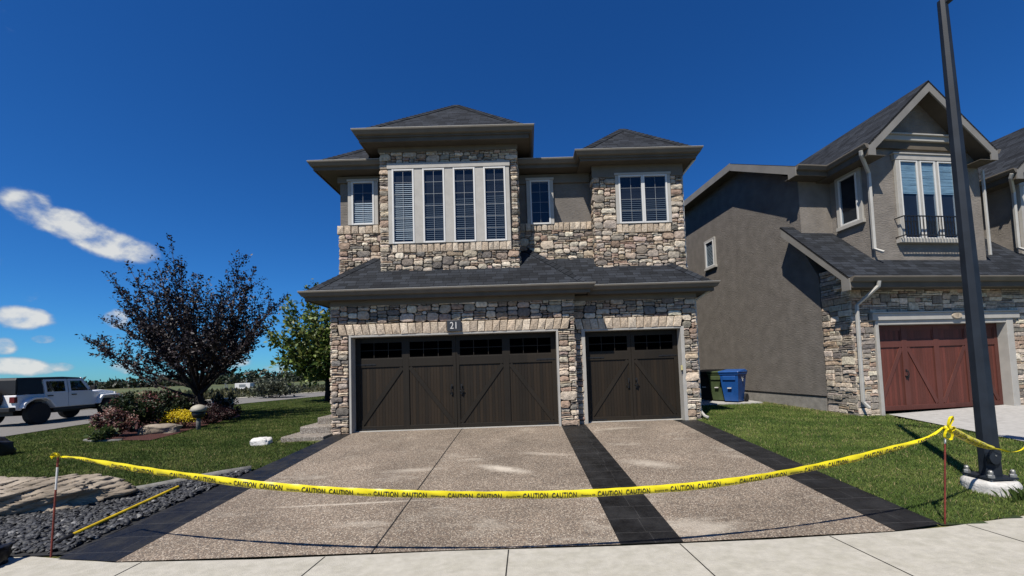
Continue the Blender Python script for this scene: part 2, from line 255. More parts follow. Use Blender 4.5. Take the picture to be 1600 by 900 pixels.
MAT = dict(
    stone=M('stone', (1, 1, 1), .88, .3, 16, .75, 38, attr=True, dist=.02, spec=.2),
    mortar=M('mortar', (.045, .042, .038), .95, .25, 20, .4, 60),
    tanbrick=M('split_stone', (1, 1, 1), .9, .3, 22, .8, 45, attr=True, dist=.02, spec=.2),
    stucco=M('stucco', (.205, .185, .165), .95, .14, 3, .8, 16, bst=(.6, .6, 4.6), spec=.15, dist=.022),
    stucco2=M('tan_stucco', (.265, .237, .207), .95, .14, 3, .8, 18, bst=(.7, .7, 4.2), spec=.15, dist=.02),
    rake=M('rake_board', (.25, .235, .21), .6, .1, 3),
    trim=M('trim', (.46, .44, .4), .7, .08, 5, .25, 120, dist=.004),
    grille=M('grille_bar', (.4, .42, .44), .5, .04, 3),
    white=M('vinyl', (.72, .71, .68), .5, .04, 3),
    gutter=M('gutter', (.175, .152, .122), .55, .1, 3, spec=.25),
    fascia=M('fascia', (.14, .118, .09), .7, .12, 3, spec=.15),
    soffit=M('soffit', (.105, .09, .07), .7, .1, 3),  # gutter, fascia and soffit colours are darkened to deepen the eave shade
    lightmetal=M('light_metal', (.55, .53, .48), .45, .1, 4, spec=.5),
    shingle=shingle_mat('shingle', (.022, .0255, .032)),
    door=wood_mat('dark_wood', (.024, .0185, .0125), warm=(1.15, 1.03, .92)),
    doorframe=wood_mat('dark_wood_rail', (.0235, .019, .0135), plank=3, warm=(1.1, 1.02, .95)),
    red=wood_mat('red_wood', (.125, .044, .032), warm=(1.1, .95, .95)),
    redrail=wood_mat('red_wood_rail', (.122, .046, .036), plank=3, warm=(1.05, 1, 1)),
    iron=M('black_iron', (.012, .012, .013), .5, .2, 10),
    pane=glass_mat('window_pane'),
    darkpane=glass_mat('garage_pane', (.12, .13, .14), .0, 1.15),
    blind_shaded=M('blind_slat_shaded', (.13, .14, .15), .7, .1, 4),  # white slats with the shade behind the glass put into their colour
    interior=M('unlit_interior', (.018, .02, .026), .9, .3, 3),
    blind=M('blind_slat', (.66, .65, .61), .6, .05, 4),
    aggregate=aggregate_mat('exposed_aggregate', 70, [(0, (.40, .325, .245)), (.22, (.25, .185, .135)), (.45, (.31, .245, .185)), (.62, (.16, .118, .09)), (.78, (.54, .465, .375)), (.92, (.1, .085, .075))]),
    stepagg=aggregate_mat('step_aggregate', 75, [(0, (.36, .32, .27)), (.3, (.22, .18, .15)), (.55, (.5, .46, .4)), (.8, (.14, .12, .1)), (.92, (.6, .56, .5))], stains=False),
    border=brick_floor_mat('stamped_border', (.0075, .0072, .007), .62, .34, .48),
    concrete=M('concrete', (.5, .475, .41), .92, .09, 14, .6, 90, st=(1, 1.3, 1), detail=10, dist=.008, hue=(.9, .9, .88)),
    paledrive=M('pale_concrete', (.43, .42, .4), .9, .14, 9, .3, 80, detail=8, dist=.006),
    asphalt=M('asphalt', (.2, .19, .175), .9, .18, 8, .3, 120, detail=8, dist=.008),
    joint=M('joint_sealant', (.02, .019, .018), .6, .2, 10),
    soil=M('soil', (.045, .055, .02), 1, .3, 3, .5, 30),
    lawn=M('lawn_base', (.03, .05, .012), 1, .35, 2.2, .6, 40, detail=6),
    field=M('field_grass', (.085, .105, .035), 1, .4, .05, 0, detail=8, hue=(1.35, 1.05, .8)),
    mulch=M('mulch', (.075, .022, .016), 1, .5, 40, 1, 45, dist=.04),
    slate=M('slate', (1, 1, 1), .62, .3, 30, .4, 60, attr=True, spec=.4),
    slatebed=M('slate_grit', (.02, .021, .024), .9, .4, 40, .6, 50),
    sandstone=M('sandstone', (.36, .305, .24), .95, .35, 3.2, 1, 9, st=(1, 1, 3.5), bst=(1, 1, 5), dist=.035, detail=8, hue=(.72, .7, .68)),
    whiterock=M('white_rock', (.74, .72, .68), .9, .15, 14, .8, 18, dist=.03),
    kerb=M('edging', (.2, .195, .18), .9, .25, 14, .5, 40),
    tape=M('tape_plastic', (.86, .72, .012), .3, .05, 4, spec=.5),
    ink=M('tape_ink', (.012, .012, .012), .5, 0),
    stakered=M('rusty_red_paint', (.2, .035, .022), .6, .35, 18, .3, 60),
    stakewhite=M('white_paint', (.75, .74, .7), .5, .1, 20),
    yellow=M('yellow_bar', (.75, .52, .02), .45, .2, 10),
    lamp=M('lamp_paint', (.015, .021, .031), .5, .3, 4, .12, 90, spec=.3, dist=.004),
    lampbase=M('lamp_footing', (.6, .585, .55), .9, .2, 12, .5, 40),
    galv=M('galvanised', (.42, .42, .4), .45, .2, 30, metal=.7),
    bark=M('bark', (.035, .027, .022), .95, .35, 12, .8, 25, bst=(1, 1, .3)),
    leaf=leaf_mat('leaf', .5, .25), purpleleaf=leaf_mat('purple_leaf', .5, .08, .3), grass=leaf_mat('grass_blade', .7, .2, .12),
    binblack=M('black_plastic', (.02, .021, .021), .5, .15, 6), bingreen=M('green_plastic', (.075, .105, .045), .5, .15, 6), binblue=M('blue_plastic', (.012, .085, .32), .42, .1, 6, spec=.5),
    paintwhite=M('car_paint', (.95, .95, .95), .25, .02, 2, spec=.6), cartrim=M('car_trim', (.016, .016, .017), .55, .1, 8), tyre=M('tyre', (.014, .014, .015), .85, .2, 20, .3, 50),
    rim=M('wheel_rim', (.03, .03, .032), .4, .1, 6, metal=.4), carglass=glass_mat('car_glass', (.16, .18, .2), .03), taillight=M('tail_light', (.12, .008, .008), .25, .1, 5),
    sign=M('sign_plate', (.028, .032, .04), .5, .15, 20), plaque=M('plaque', (.5, .41, .3), .6, .15, 20), hill=M('hazed_range', (.12, .17, .26), 1, .2, .002),  # the far range has the blue of distance haze painted into its colour
    hillgreen=M('wooded_rise', (.03, .042, .02), 1, .35, .06, 0, detail=8), tin=M('pale_tin', (.72, .72, .7), .6, .06, 3),
)

# ------------------------------------------------------------------ helpers: objects
def tag(o, label=None, cat=None, group=None, kind=None):
    if label: o['label'] = label
    if cat: o['category'] = cat
    if group: o['group'] = group
    if kind: o['kind'] = kind
    return o
def thing(name, label, cat, loc=(0, 0, 0), rz=0, group=None):
    o = bpy.data.objects.new(name, None); COL.objects.link(o); o.location = loc; o.rotation_euler = (0, 0, rz); o.empty_display_size = .2
    return tag(o, label, cat, group)
def copy_tree(o, parent=None):
    c = o.copy(); COL.objects.link(c); c.parent = parent
    for ch in list(o.children): copy_tree(ch, c)
    return c

class MB:
    def __init__(s): s.v = []; s.f = []; s.c = []; s.uv = []; s.haveuv = False; s.cur = (1, 1, 1)
    def add(s, vs, fs, col=None, uvs=None):
        o = len(s.v); s.v += [tuple(map(float, p)) for p in vs]; s.c += [col or s.cur] * len(vs)
        for i, f in enumerate(fs):
            s.f.append([a + o for a in f])
            if uvs: s.uv.append(uvs[i]); s.haveuv = True
            else: s.uv.append([(0, 0)] * len(f))
        return s
    def box(s, x0, x1, y0, y1, z0, z1, col=None):
        if x0 > x1: x0, x1 = x1, x0
        if y0 > y1: y0, y1 = y1, y0
        if z0 > z1: z0, z1 = z1, z0
        v = [(x0, y0, z0), (x1, y0, z0), (x1, y1, z0), (x0, y1, z0), (x0, y0, z1), (x1, y0, z1), (x1, y1, z1), (x0, y1, z1)]
        return s.add(v, [(0, 3, 2, 1), (4, 5, 6, 7), (0, 1, 5, 4), (1, 2, 6, 5), (2, 3, 7, 6), (3, 0, 4, 7)], col)
    def prism(s, pts, vec, col=None):
        n = len(pts); vec = Vector(vec); a = [Vector(p) for p in pts]; b = [p + vec for p in a]
        nrm = Vector((0, 0, 0))
        for i in range(n):
            nrm += (a[i] - a[0]).cross(a[(i + 1) % n] - a[0])
        fs = [tuple(range(n)), tuple(range(2 * n - 1, n - 1, -1))] + [(i, i + n, (i + 1) % n + n, (i + 1) % n) for i in range(n)]
        if nrm.dot(vec) > 0: fs = [f[::-1] for f in fs]
        return s.add(a + b, fs, col)
    def bar(s, p, q, w, h, up=(0, 0, 1), col=None):
        p, q = Vector(p), Vector(q); d = (q - p).normalized(); x = d.cross(Vector(up)).normalized(); z = x.cross(d)
        v = [c + x * sx_ * w / 2 + z * sz_ * h / 2 for c in (p, q) for sx_, sz_ in ((-1, -1), (1, -1), (1, 1), (-1, 1))]
        return s.add(v, [(0, 1, 2, 3)[::-1], (4, 5, 6, 7), (0, 1, 5, 4), (1, 2, 6, 5), (2, 3, 7, 6), (3, 0, 4, 7)], col)
    def tube(s, pts, rad, n=8, col=None, cap=True, rot=0):
        pts = [Vector(p) for p in pts]; m = len(pts)
        if not hasattr(rad, '__len__'): rad = [rad] * m
        ref = Vector((0, 0, 1)); vs = []; px = None
        for i, p in enumerate(pts):
            d = (pts[min(i + 1, m - 1)] - pts[max(i - 1, 0)])
            d = d.normalized() if d.length > 1e-9 else ref
            if px is None:
                px = d.cross(Vector((0, 1, 0)) if abs(d.y) < .9 else Vector((1, 0, 0))).normalized()
            else:
                px = (px - d * px.dot(d)).normalized()
            py = d.cross(px)
            for k in range(n):
                a = 2 * pi * k / n + rot; vs.append(p + (px * cos(a) + py * sin(a)) * rad[i])
        fs = [(i * n + k, i * n + (k + 1) % n, (i + 1) * n + (k + 1) % n, (i + 1) * n + k) for i in range(m - 1) for k in range(n)]
        if cap: fs += [tuple(range(n))[::-1], tuple(range((m - 1) * n, m * n))]
        return s.add(vs, fs, col)
    def lathe(s, c, prof, n=20, axis='z', col=None):
        vs = []
        for r, h in prof:
            for k in range(n):
                a = 2 * pi * k / n; p, q = r * cos(a), r * sin(a)
                vs.append((c[0] + p, c[1] + q, c[2] + h) if axis == 'z' else (c[0] + p, c[1] + h, c[2] + q) if axis == 'y' else (c[0] + h, c[1] + p, c[2] + q))
        m = len(prof)
        fs = [(i * n + k, i * n + (k + 1) % n, (i + 1) * n + (k + 1) % n, (i + 1) * n + k) for i in range(m - 1) for k in range(n)]
        fs += [tuple(range(n))[::-1], tuple(range((m - 1) * n, m * n))]
        if axis == 'y': fs = [f[::-1] for f in fs]
        return s.add(vs, fs, col)
    def build(s, name, mat, parent=None, smooth=False, bevel=0, origin=None, loc=None):
        me = bpy.data.meshes.new(name); o = Vector(origin) if origin is not None else Vector((0, 0, 0))
        me.from_pydata([tuple(Vector(p) - o) for p in s.v] if origin is not None else s.v, [], s.f)
        if any(c != (1, 1, 1) for c in s.c):
            a = me.attributes.new('Col', 'FLOAT_COLOR', 'POINT')
            a.data.foreach_set('color', np.array([(c[0], c[1], c[2], 1) for c in s.c], np.float32).ravel())
        if s.haveuv:
            u = me.uv_layers.new(name='UV'); u.data.foreach_set('uv', np.array([q for f in s.uv for q in f], np.float32).ravel())
        me.validate(); me.update()
        if smooth: me.polygons.foreach_set('use_smooth', [True] * len(me.polygons))
        ob = bpy.data.objects.new(name, me); me.materials.append(MAT[mat] if isinstance(mat, str) else mat); COL.objects.link(ob)
        if parent: ob.parent = parent
        if origin is not None: ob.location = o
        if loc is not None: ob.location = loc
        if bevel:
            b = ob.modifiers.new('bevel', 'BEVEL'); b.width = bevel; b.segments = 2; b.limit_method = 'ANGLE'
        return ob

def mesh_np(name, V, F, mat, cols=None, parent=None, smooth=False):
    """V (n,3), F (m,k) constant k"""
    me = bpy.data.meshes.new(name); V = np.asarray(V, np.float32); F = np.asarray(F, np.int32); k = F.shape[1]
    me.vertices.add(len(V)); me.vertices.foreach_set('co', V.ravel())
    me.loops.add(F.size); me.loops.foreach_set('vertex_index', F.ravel())
    me.polygons.add(len(F)); me.polygons.foreach_set('loop_start', np.arange(0, F.size, k, dtype=np.int32))
    me.update(calc_edges=True)
    if cols is not None:
        a = me.attributes.new('Col', 'FLOAT_COLOR', 'POINT'); c = np.ones((len(V), 4), np.float32); c[:, :3] = cols; a.data.foreach_set('color', c.ravel())
    if smooth: me.polygons.foreach_set('use_smooth', [True] * len(me.polygons))
    ob = bpy.data.objects.new(name, me); me.materials.append(MAT[mat] if isinstance(mat, str) else mat); COL.objects.link(ob)
    if parent: ob.parent = parent
    return ob

def text_geo(body, size, weight=0., cond=1., space=1., cuts=0):
    """verts and faces of a line of lettering, centred on 0, in the xy plane"""
    c = bpy.data.curves.new('lettering', 'FONT'); c.body = body; c.size = size; c.align_x = 'CENTER'; c.align_y = 'CENTER'; c.offset = weight; c.resolution_u = 3; c.space_character = space
    o = bpy.data.objects.new('lettering', c); COL.objects.link(o); bpy.context.view_layer.update()
    me = bpy.data.meshes.new_from_object(o.evaluated_get(bpy.context.evaluated_depsgraph_get()))
    if cuts:      # horizontal cuts let the letters follow a curved strip
        bm = bmesh.new(); bm.from_mesh(me); y0 = min(v.co.y for v in bm.verts); y1 = max(v.co.y for v in bm.verts)
        for k in range(1, cuts + 1): bmesh.ops.bisect_plane(bm, geom=bm.verts[:] + bm.edges[:] + bm.faces[:], plane_co=(0, y0 + (y1 - y0) * k / (cuts + 1), 0), plane_no=(0, 1, 0))
        bm.to_mesh(me); bm.free()
    vs = [(v.co.x * cond, v.co.y) for v in me.vertices]; fs = [tuple(p.vertices) for p in me.polygons]
    bpy.data.objects.remove(o); bpy.data.curves.remove(c); bpy.data.meshes.remove(me)
    return vs, fs

PAL = [(.62, .55, .46), (.54, .455, .365), (.41, .325, .255), (.30, .277, .25), (.46, .41, .355), (.20, .19, .18), (.68, .625, .54), (.37, .28, .225), (.26, .23, .205), (.51, .46, .395), (.58, .50, .41), (.45, .36, .31)]
PAL2 = [(.62, .55, .46), (.50, .40, .31), (.32, .295, .27), (.44, .395, .34), (.68, .62, .53), (.46, .345, .275), (.40, .36, .32), (.58, .50, .41), (.25, .235, .22), (.66, .60, .52)]
TAN = [(.61, .505, .385), (.56, .45, .335), (.49, .395, .295), (.65, .55, .43), (.53, .435, .335)]

def stones(mb, s0, s1, t0, t1, to3d, seed, holes=(), pal=PAL, style='field', cw=.06, ch=.046):
    """irregular stones packed over a rectangle (s along the wall, t up), each a bevelled lump standing out of the mortar"""
    R = random.Random(seed)
    nx = max(1, round((s1 - s0) / cw)); ny = max(1, round((t1 - t0) / ch)); cw = (s1 - s0) / nx; ch = (t1 - t0) / ny
    occ = [[False] * nx for _ in range(ny)]
    for (a, b, c, d) in holes:
        for j in range(ny):
            for i in range(nx):
                if a < s0 + (i + .5) * cw < b and c < t0 + (j + .5) * ch < d: occ[j][i] = True
    if style == 'field':
        SZ = [(4, 1), (5, 1), (6, 1), (3, 1), (3, 2), (4, 2), (5, 2), (3, 3), (4, 3), (5, 4), (6, 3), (2, 2), (2, 1), (4, 4), (5, 3), (5, 5), (6, 5)]; WT = [9, 9, 7, 7, 8, 8, 6, 5, 5, 4, 4, 3, 3, 3, 3, 2, 1.5]
    else:
        SZ = [(5, 1), (7, 1), (9, 1), (4, 2), (6, 2), (8, 2), (4, 3), (6, 3), (3, 1), (3, 2), (5, 4)]; WT = [8, 9, 7, 7, 9, 6, 4, 5, 4, 4, 2]
    amp = .016 if style == 'field' else .006
    def warp(s, t):
        v = mnoise.noise_vector(Vector((s * 5.2 + seed * 7.1, t * 6.1, seed * 1.7)))
        return s + v.x * amp * 1.6, t + v.y * amp
    lo = lambda x, a, b: max(a, min(b, x))
    order = [(j, i) for j in range(ny) for i in range(nx)]
    for j, i in order:
        if occ[j][i]: continue
        for _ in range(8):
            wv, hv = R.choices(SZ, WT)[0]
            if j + hv <= ny and i + wv <= nx and all(not occ[b][a] for b in range(j, j + hv) for a in range(i, i + wv)): break
        else:
            hv = 1; wv = 1
            while wv < 5 and i + wv < nx and not occ[j][i + wv]: wv += 1
        # avoid slivers at the end of a run
        if i + wv < nx and not occ[j][i + wv] and (i + wv + 1 == nx or occ[j][i + wv + 1]) and all(not occ[b][i + wv] for b in range(j, j + hv)): wv += 1
        for b in range(j, j + hv):
            for a in range(i, i + wv): occ[b][a] = True
        a0, a1 = s0 + i * cw, s0 + (i + wv) * cw; b0, b1 = t0 + j * ch, t0 + (j + hv) * ch
        W, H = a1 - a0, b1 - b0; g = R.uniform(.005, .011); mn = min(W, H)
        rd = (lambda: mn * R.uniform(.12, .38)) if style == 'field' else (lambda: mn * R.uniform(.05, .14))
        c = [rd() for _ in range(8)]
        pts = [(a0 + c[0], b0), (a0 + W * R.uniform(.4, .6), b0), (a1 - c[1], b0), (a1, b0 + c[2]), (a1, b1 - c[3]), (a1 - c[4], b1), (a0 + W * R.uniform(.4, .6), b1), (a0 + c[5], b1), (a0, b1 - c[6]), (a0, b0 + c[7])]
        pts = [warp(lo(x, s0, s1), lo(y, t0, t1)) for x, y in pts]
        cx, cy = (a0 + a1) / 2, (b0 + b1) / 2; cx, cy = warp(cx, cy)
        def ins(k):
            out = []
            for x, y in pts:
                dx, dy = cx - x, cy - y; l = hypot(dx, dy) + 1e-9; q = min(k, l * .8); out.append((x + dx / l * q, y + dy / l * q))
            return out
        dp = R.uniform(.03, .058) + (.012 if hv > 2 else 0); tx, ty = R.uniform(-.1, .1), R.uniform(-.16, .16)
        bev = min(.02, mn * .24) if style == 'field' else min(.011, mn * .2)
        n = len(pts); vs = []
        for ring, (k, d) in enumerate(((g, 0), (g, .62), (g + bev * .45, .92), (g + bev * 1.5, 1.0))):
            for x, y in ins(k):
                dd = dp * d + (tx * (x - cx) + ty * (y - cy)) * d + (R.uniform(-.004, .004) if d else 0)
                vs.append(to3d(x, y, max(dd, 0 if not d else .006)))
        vs.append(to3d(cx, cy, dp * 1.06 + (.006 if style == 'field' else 0)))
        fs = [(r * n + k, r * n + (k + 1) % n, (r + 1) * n + (k + 1) % n, (r + 1) * n + k) for r in range(3) for k in range(n)]
        fs += [(3 * n + k, 3 * n + (k + 1) % n, 4 * n) for k in range(n)]
        base = R.choice(pal); k = ALB * R.uniform(.75, 1.2); col = tuple(x * k * q_ * R.uniform(.97, 1.03) for x, q_ in zip(base, (1.04, .99, .92)))
        mb.add(vs, fs, col)

def brick_row(mb, s0, s1, t0, t1, to3d, seed, n, slant=0., keep=None):
    """a soldier course of split tan stone blocks"""
    R = random.Random(seed)
    if n > 1:
        ed = [s0 + (s1 - s0) * (i + (R.uniform(-.08, .08) if 0 < i < n else 0)) / n for i in range(n + 1)]
    else: ed = [s0, s1]
    for i in range(n):
        if keep and not keep((ed[i] + ed[i + 1]) / 2): continue
        a, b = ed[i] + .006, ed[i + 1] - .006; d = R.uniform(.055, .075); j = lambda q=.006: R.uniform(-q, q)
        sl_ = slant * (1 - 2 * (i + .5) / n)
        o = [(a + sl_ + j(), t0 + j()), (b + sl_ + j(), t0 + j()), (b - sl_ + j(), t1 + j()), (a - sl_ + j(), t1 + j())]
        cx = (a + b) / 2; cy = (t0 + t1) / 2
        vs = [to3d(x, y, 0) for x, y in o] + [to3d(x, y, d * .8) for x, y in o] + [to3d(x + (cx - x) * .09, y + (cy - y) * .09, d + j(.008)) for x, y in o] + [to3d(cx + j(.02), cy + j(.03), d + .012 + j(.008))]
        fs = [(k + r * 4, (k + 1) % 4 + r * 4, (k + 1) % 4 + r * 4 + 4, k + r * 4 + 4) for r in (0, 1) for k in range(4)] + [(8 + k, 8 + (k + 1) % 4, 12) for k in range(4)]
        k = ALB * R.uniform(.85, 1.15); mb.add(vs, fs, tuple(x * k for x in R.choice(TAN)))

def front(Y): return lambda s, t, d: (s, Y - d, t)
def sideL(X): return lambda s, t, d: (X - d, -s, t)       # faces -x; s runs with -y so the winding holds
def sideR(X): return lambda s, t, d: (X + d, s, t)

def roof_poly(mb, pts, eave_dir, thick=.03):
    """one plane of a roof, with UVs in metres along the eave and up the slope"""
    P = [Vector(p) for p in pts]; n = Vector((0, 0, 0))
    for i in range(1, len(P) - 1): n += (P[i] - P[0]).cross(P[i + 1] - P[0])
    n.normalize()
    if n.z < 0: P = P[::-1]; n = -n
    u = Vector(eave_dir).normalized(); v = n.cross(u).normalized()
    if v.z < 0: v = -v
    o = P[0]; z0 = min(P, key=lambda p: p.z)
    uv = [((p - o).dot(u) + 3.3, (p - z0).dot(v)) for p in P]
    k = len(P); Q = [p - n * thick for p in P]
    mb.add(P + Q, [tuple(range(k)), tuple(range(2 * k - 1, k - 1, -1))] + [(i, i + k, (i + 1) % k + k, (i + 1) % k) for i in range(k)],
           None, [uv, [(0, 0)] * k] + [[(0, 0)] * 4] * k)

def ridge_caps(mb, p, q, w=.13, step=.15):
    p, q = Vector(p), Vector(q); L = (q - p).length; d = (q - p) / L; x = d.cross(Vector((0, 0, 1))).normalized(); n = x.cross(d)
    k = int(L / step); R = random.Random(int(L * 1000))
    for i in range(k):
        a = p + d * (i * step); b = p + d * (i * step + step * 1.25); h0, h1 = .03, .016; dr = .088
        c = R.uniform(.8, 1.3)
        vs = [a - x * w - n * dr + n * h0, a + n * h0, a + x * w - n * dr + n * h0, b - x * w - n * dr + n * h1, b + n * h1, b + x * w - n * dr + n * h1]
        vs += [v - n * .02 for v in vs]
        u0 = R.uniform(0, 5); f = [(0, 1, 4, 3), (1, 2, 5, 4), (0, 6, 7, 1), (1, 7, 8, 2), (0, 3, 9, 6), (2, 8, 11, 5)]
        mb.add(vs, f, None, [[(u0 + .02, .03), (u0 + .1, .03), (u0 + .1, .1), (u0 + .02, .1)]] * 6)

GUT = [(0, -.005), (.085, .012), (.105, .012), (.11, 0), (.105, -.022), (.085, -.045), (.055, -.1), (.0, -.115)]
def sweep(mb, path, prof):
    """extrude a profile of (outset, height) along an eave; outset is to the right of the walking direction"""
    P = [Vector(p) for p in path]; m = len(P); k = len(prof); vs = []
    for i in range(m):
        d0 = (P[i] - P[i - 1]) if i else (P[1] - P[0]); d1 = (P[i + 1] - P[i]) if i < m - 1 else (P[i] - P[i - 1])
        d0 = Vector((d0.x, d0.y, 0)).normalized(); d1 = Vector((d1.x, d1.y, 0)).normalized()
        n0 = Vector((d0.y, -d0.x, 0)); n1 = Vector((d1.y, -d1.x, 0)); b = (n0 + n1)
        b = b / max(.3, b.dot(n0)) if b.length > 1e-6 else n0
        for o, h in prof: vs.append(P[i] + b * o + Vector((0, 0, h)))
    fs = [(i * k + j, (i + 1) * k + j, (i + 1) * k + (j + 1) % k, i * k + (j + 1) % k) for i in range(m - 1) for j in range(k)]
    fs += [tuple(range(k)), tuple(range((m - 1) * k, m * k))[::-1]]
    mb.add(vs, fs)
def eaves(path, parent, drop=.2, depth=.5, step=0.0):
    """gutter, fascia and soffit under one eave (sub-parts of the roof)"""
    g = MB(); sweep(g, path, GUT); g.build('gutter', 'gutter', parent)
    g = MB(); sweep(g, path, [(.075, .0135), (.113, .0135), (.113, .021), (.075, .021)]); g.build('gutter_glint', 'lightmetal', parent)  # pale strip whose colour stands in for sun glint on the gutter edge
    f = MB(); sweep(f, path, [(-.003, -.01), (-.003, -drop), (-.03, -drop), (-.03, -.01)])
    if step: sweep(f, path, [(-.033, -drop + .03), (-.033, -drop - step), (-.06, -drop - step), (-.06, -drop + .03)])
    f.build('fascia', 'fascia', parent)
    s = MB(); z = -drop - step + .012; sweep(s, path, [(-.06, z), (-.06, z + .012), (-depth, z + .012), (-depth, z)]); s.build('soffit', 'soffit', parent)

def hip_roof(name, parent, x0, x1, y0, ytop, yback, ze, slope, drop=.2, depth=.5, step=0, peak=True, left_back=None, right_back=None):
    """eave rectangle x0..x1, front y0; hips at 45 degrees up to ytop"""
    half = min((x1 - x0) / 2, ytop - y0); zt = ze + slope * half; yt = y0 + half; r = MB(); cp = MB()
    lb = yback if left_back is None else left_back; rb = yback if right_back is None else right_back
    a, b = (x0, y0, ze), (x1, y0, ze); c, d = (x1 - half, yt, zt), (x0 + half, yt, zt)
    roof_poly(r, [a, b, c] if (x1 - x0) / 2 <= half + 1e-6 else [a, b, c, d], (1, 0, 0))
    roof_poly(r, [a, d, (x0 + half, max(lb, yt), zt), (x0, lb, ze)], (0, 1, 0)); roof_poly(r, [b, c, (x1 - half, max(rb, yt), zt), (x1, rb, ze)], (0, 1, 0))
    ro = r.build(name, 'shingle', parent)
    e = Vector((0, 0, .012))
    for p_, q_ in ((a, d), (b, c)): cp = MB(); ridge_caps(cp, Vector(p_) + e, Vector(q_) + e); cp.build('ridge_cap', 'shingle', ro)
    eaves([(x0, lb, ze), a, b, (x1, rb, ze)], ro, drop, depth, step)
    return ro

def window(parent, to, x0, x1, z0, z1, cols, rows, blind=None, seed=0, fw=.045, mat='white'):
    """a sash: to(s, t, d) maps to the wall. vinyl frame, pane with grille, slatted blind, dark sheet in place of the unlit room"""
    def bx(mb, a, b, c, d, e, f):
        v = [to(a, c, e), to(b, c, e), to(b, d, e), to(a, d, e), to(a, c, f), to(b, c, f), to(b, d, f), to(a, d, f)]
        mb.add(v, [(0, 3, 2, 1), (4, 5, 6, 7), (0, 1, 5, 4), (1, 2, 6, 5), (2, 3, 7, 6), (3, 0, 4, 7)])
    f = MB()
    bx(f, x0, x0 + fw, z0, z1, .0, .075); bx(f, x1 - fw, x1, z0, z1, .0, .075); bx(f, x0 + fw, x1 - fw, z0, z0 + fw, .0, .073); bx(f, x0 + fw, x1 - fw, z1 - fw, z1, .0, .073)
    w_ = f.build('window', mat, parent, bevel=.006)
    a, b, c, d = x0 + fw, x1 - fw, z0 + fw, z1 - fw
    i = MB(); bx(i, a, b, c, d, .001, .006); i.build('room_backing', 'interior', w_)  # flat dark sheet painted as the unlit room behind the pane
    p = MB(); p.add([to(a + .002, c + .002, .05), to(b - .002, c + .002, .05), to(b - .002, d - .002, .05), to(a + .002, d - .002, .05)], [(0, 1, 2, 3)]); p.build('pane', 'pane', w_)
    if cols > 1 or rows > 1:
        m = MB()
        for k in range(1, cols): x = a + (b - a) * k / cols; bx(m, x - .003, x + .003, c, d, .0535, .0565)
        for k in range(1, rows): z = c + (d - c) * k / rows; bx(m, a, b, z - .003, z + .003, .0535, .056)
        m.build('grille', 'grille', w_)
    if blind:
        R = random.Random(seed); m = MB(); top, low, op = blind; n = int((d - c) / .052)
        for k in range(n):
            z = c + (k + .5) * (d - c) / n; q = (z - c) / (d - c)
            if not low <= q <= top: continue
            t = max(op, .62) * R.uniform(.9, 1.1)
            v = [to(a + .01, z - .019 * t, .032), to(b - .01, z - .019 * t, .032), to(b - .01, z + .019 * t, .014), to(a + .01, z + .019 * t, .014)]
            m.add(v, [(0, 1, 2, 3)])
        m.build('blind', 'blind' if op > .5 else 'blind_shaded', w_)
    return w_

def panel_frame(mb, to, x0, x1, z0, z1, w_, d0, d1):
    for a, b, c, d in ((x0, x0 + w_, z0, z1), (x1 - w_, x1, z0, z1), (x0 + w_, x1 - w_, z0, z0 + w_), (x0 + w_, x1 - w_, z1 - w_, z1)): solid(mb, to, a, b, c, d, d0, d1)
def solid(mb, to, a, b, c, d, e, f):
    v = [to(a, c, e), to(b, c, e), to(b, d, e), to(a, d, e), to(a, c, f), to(b, c, f), to(b, d, f), to(a, d, f)]
    mb.add(v, [(0, 3, 2, 1), (4, 5, 6, 7), (0, 1, 5, 4), (1, 2, 6, 5), (2, 3, 7, 6), (3, 0, 4, 7)])

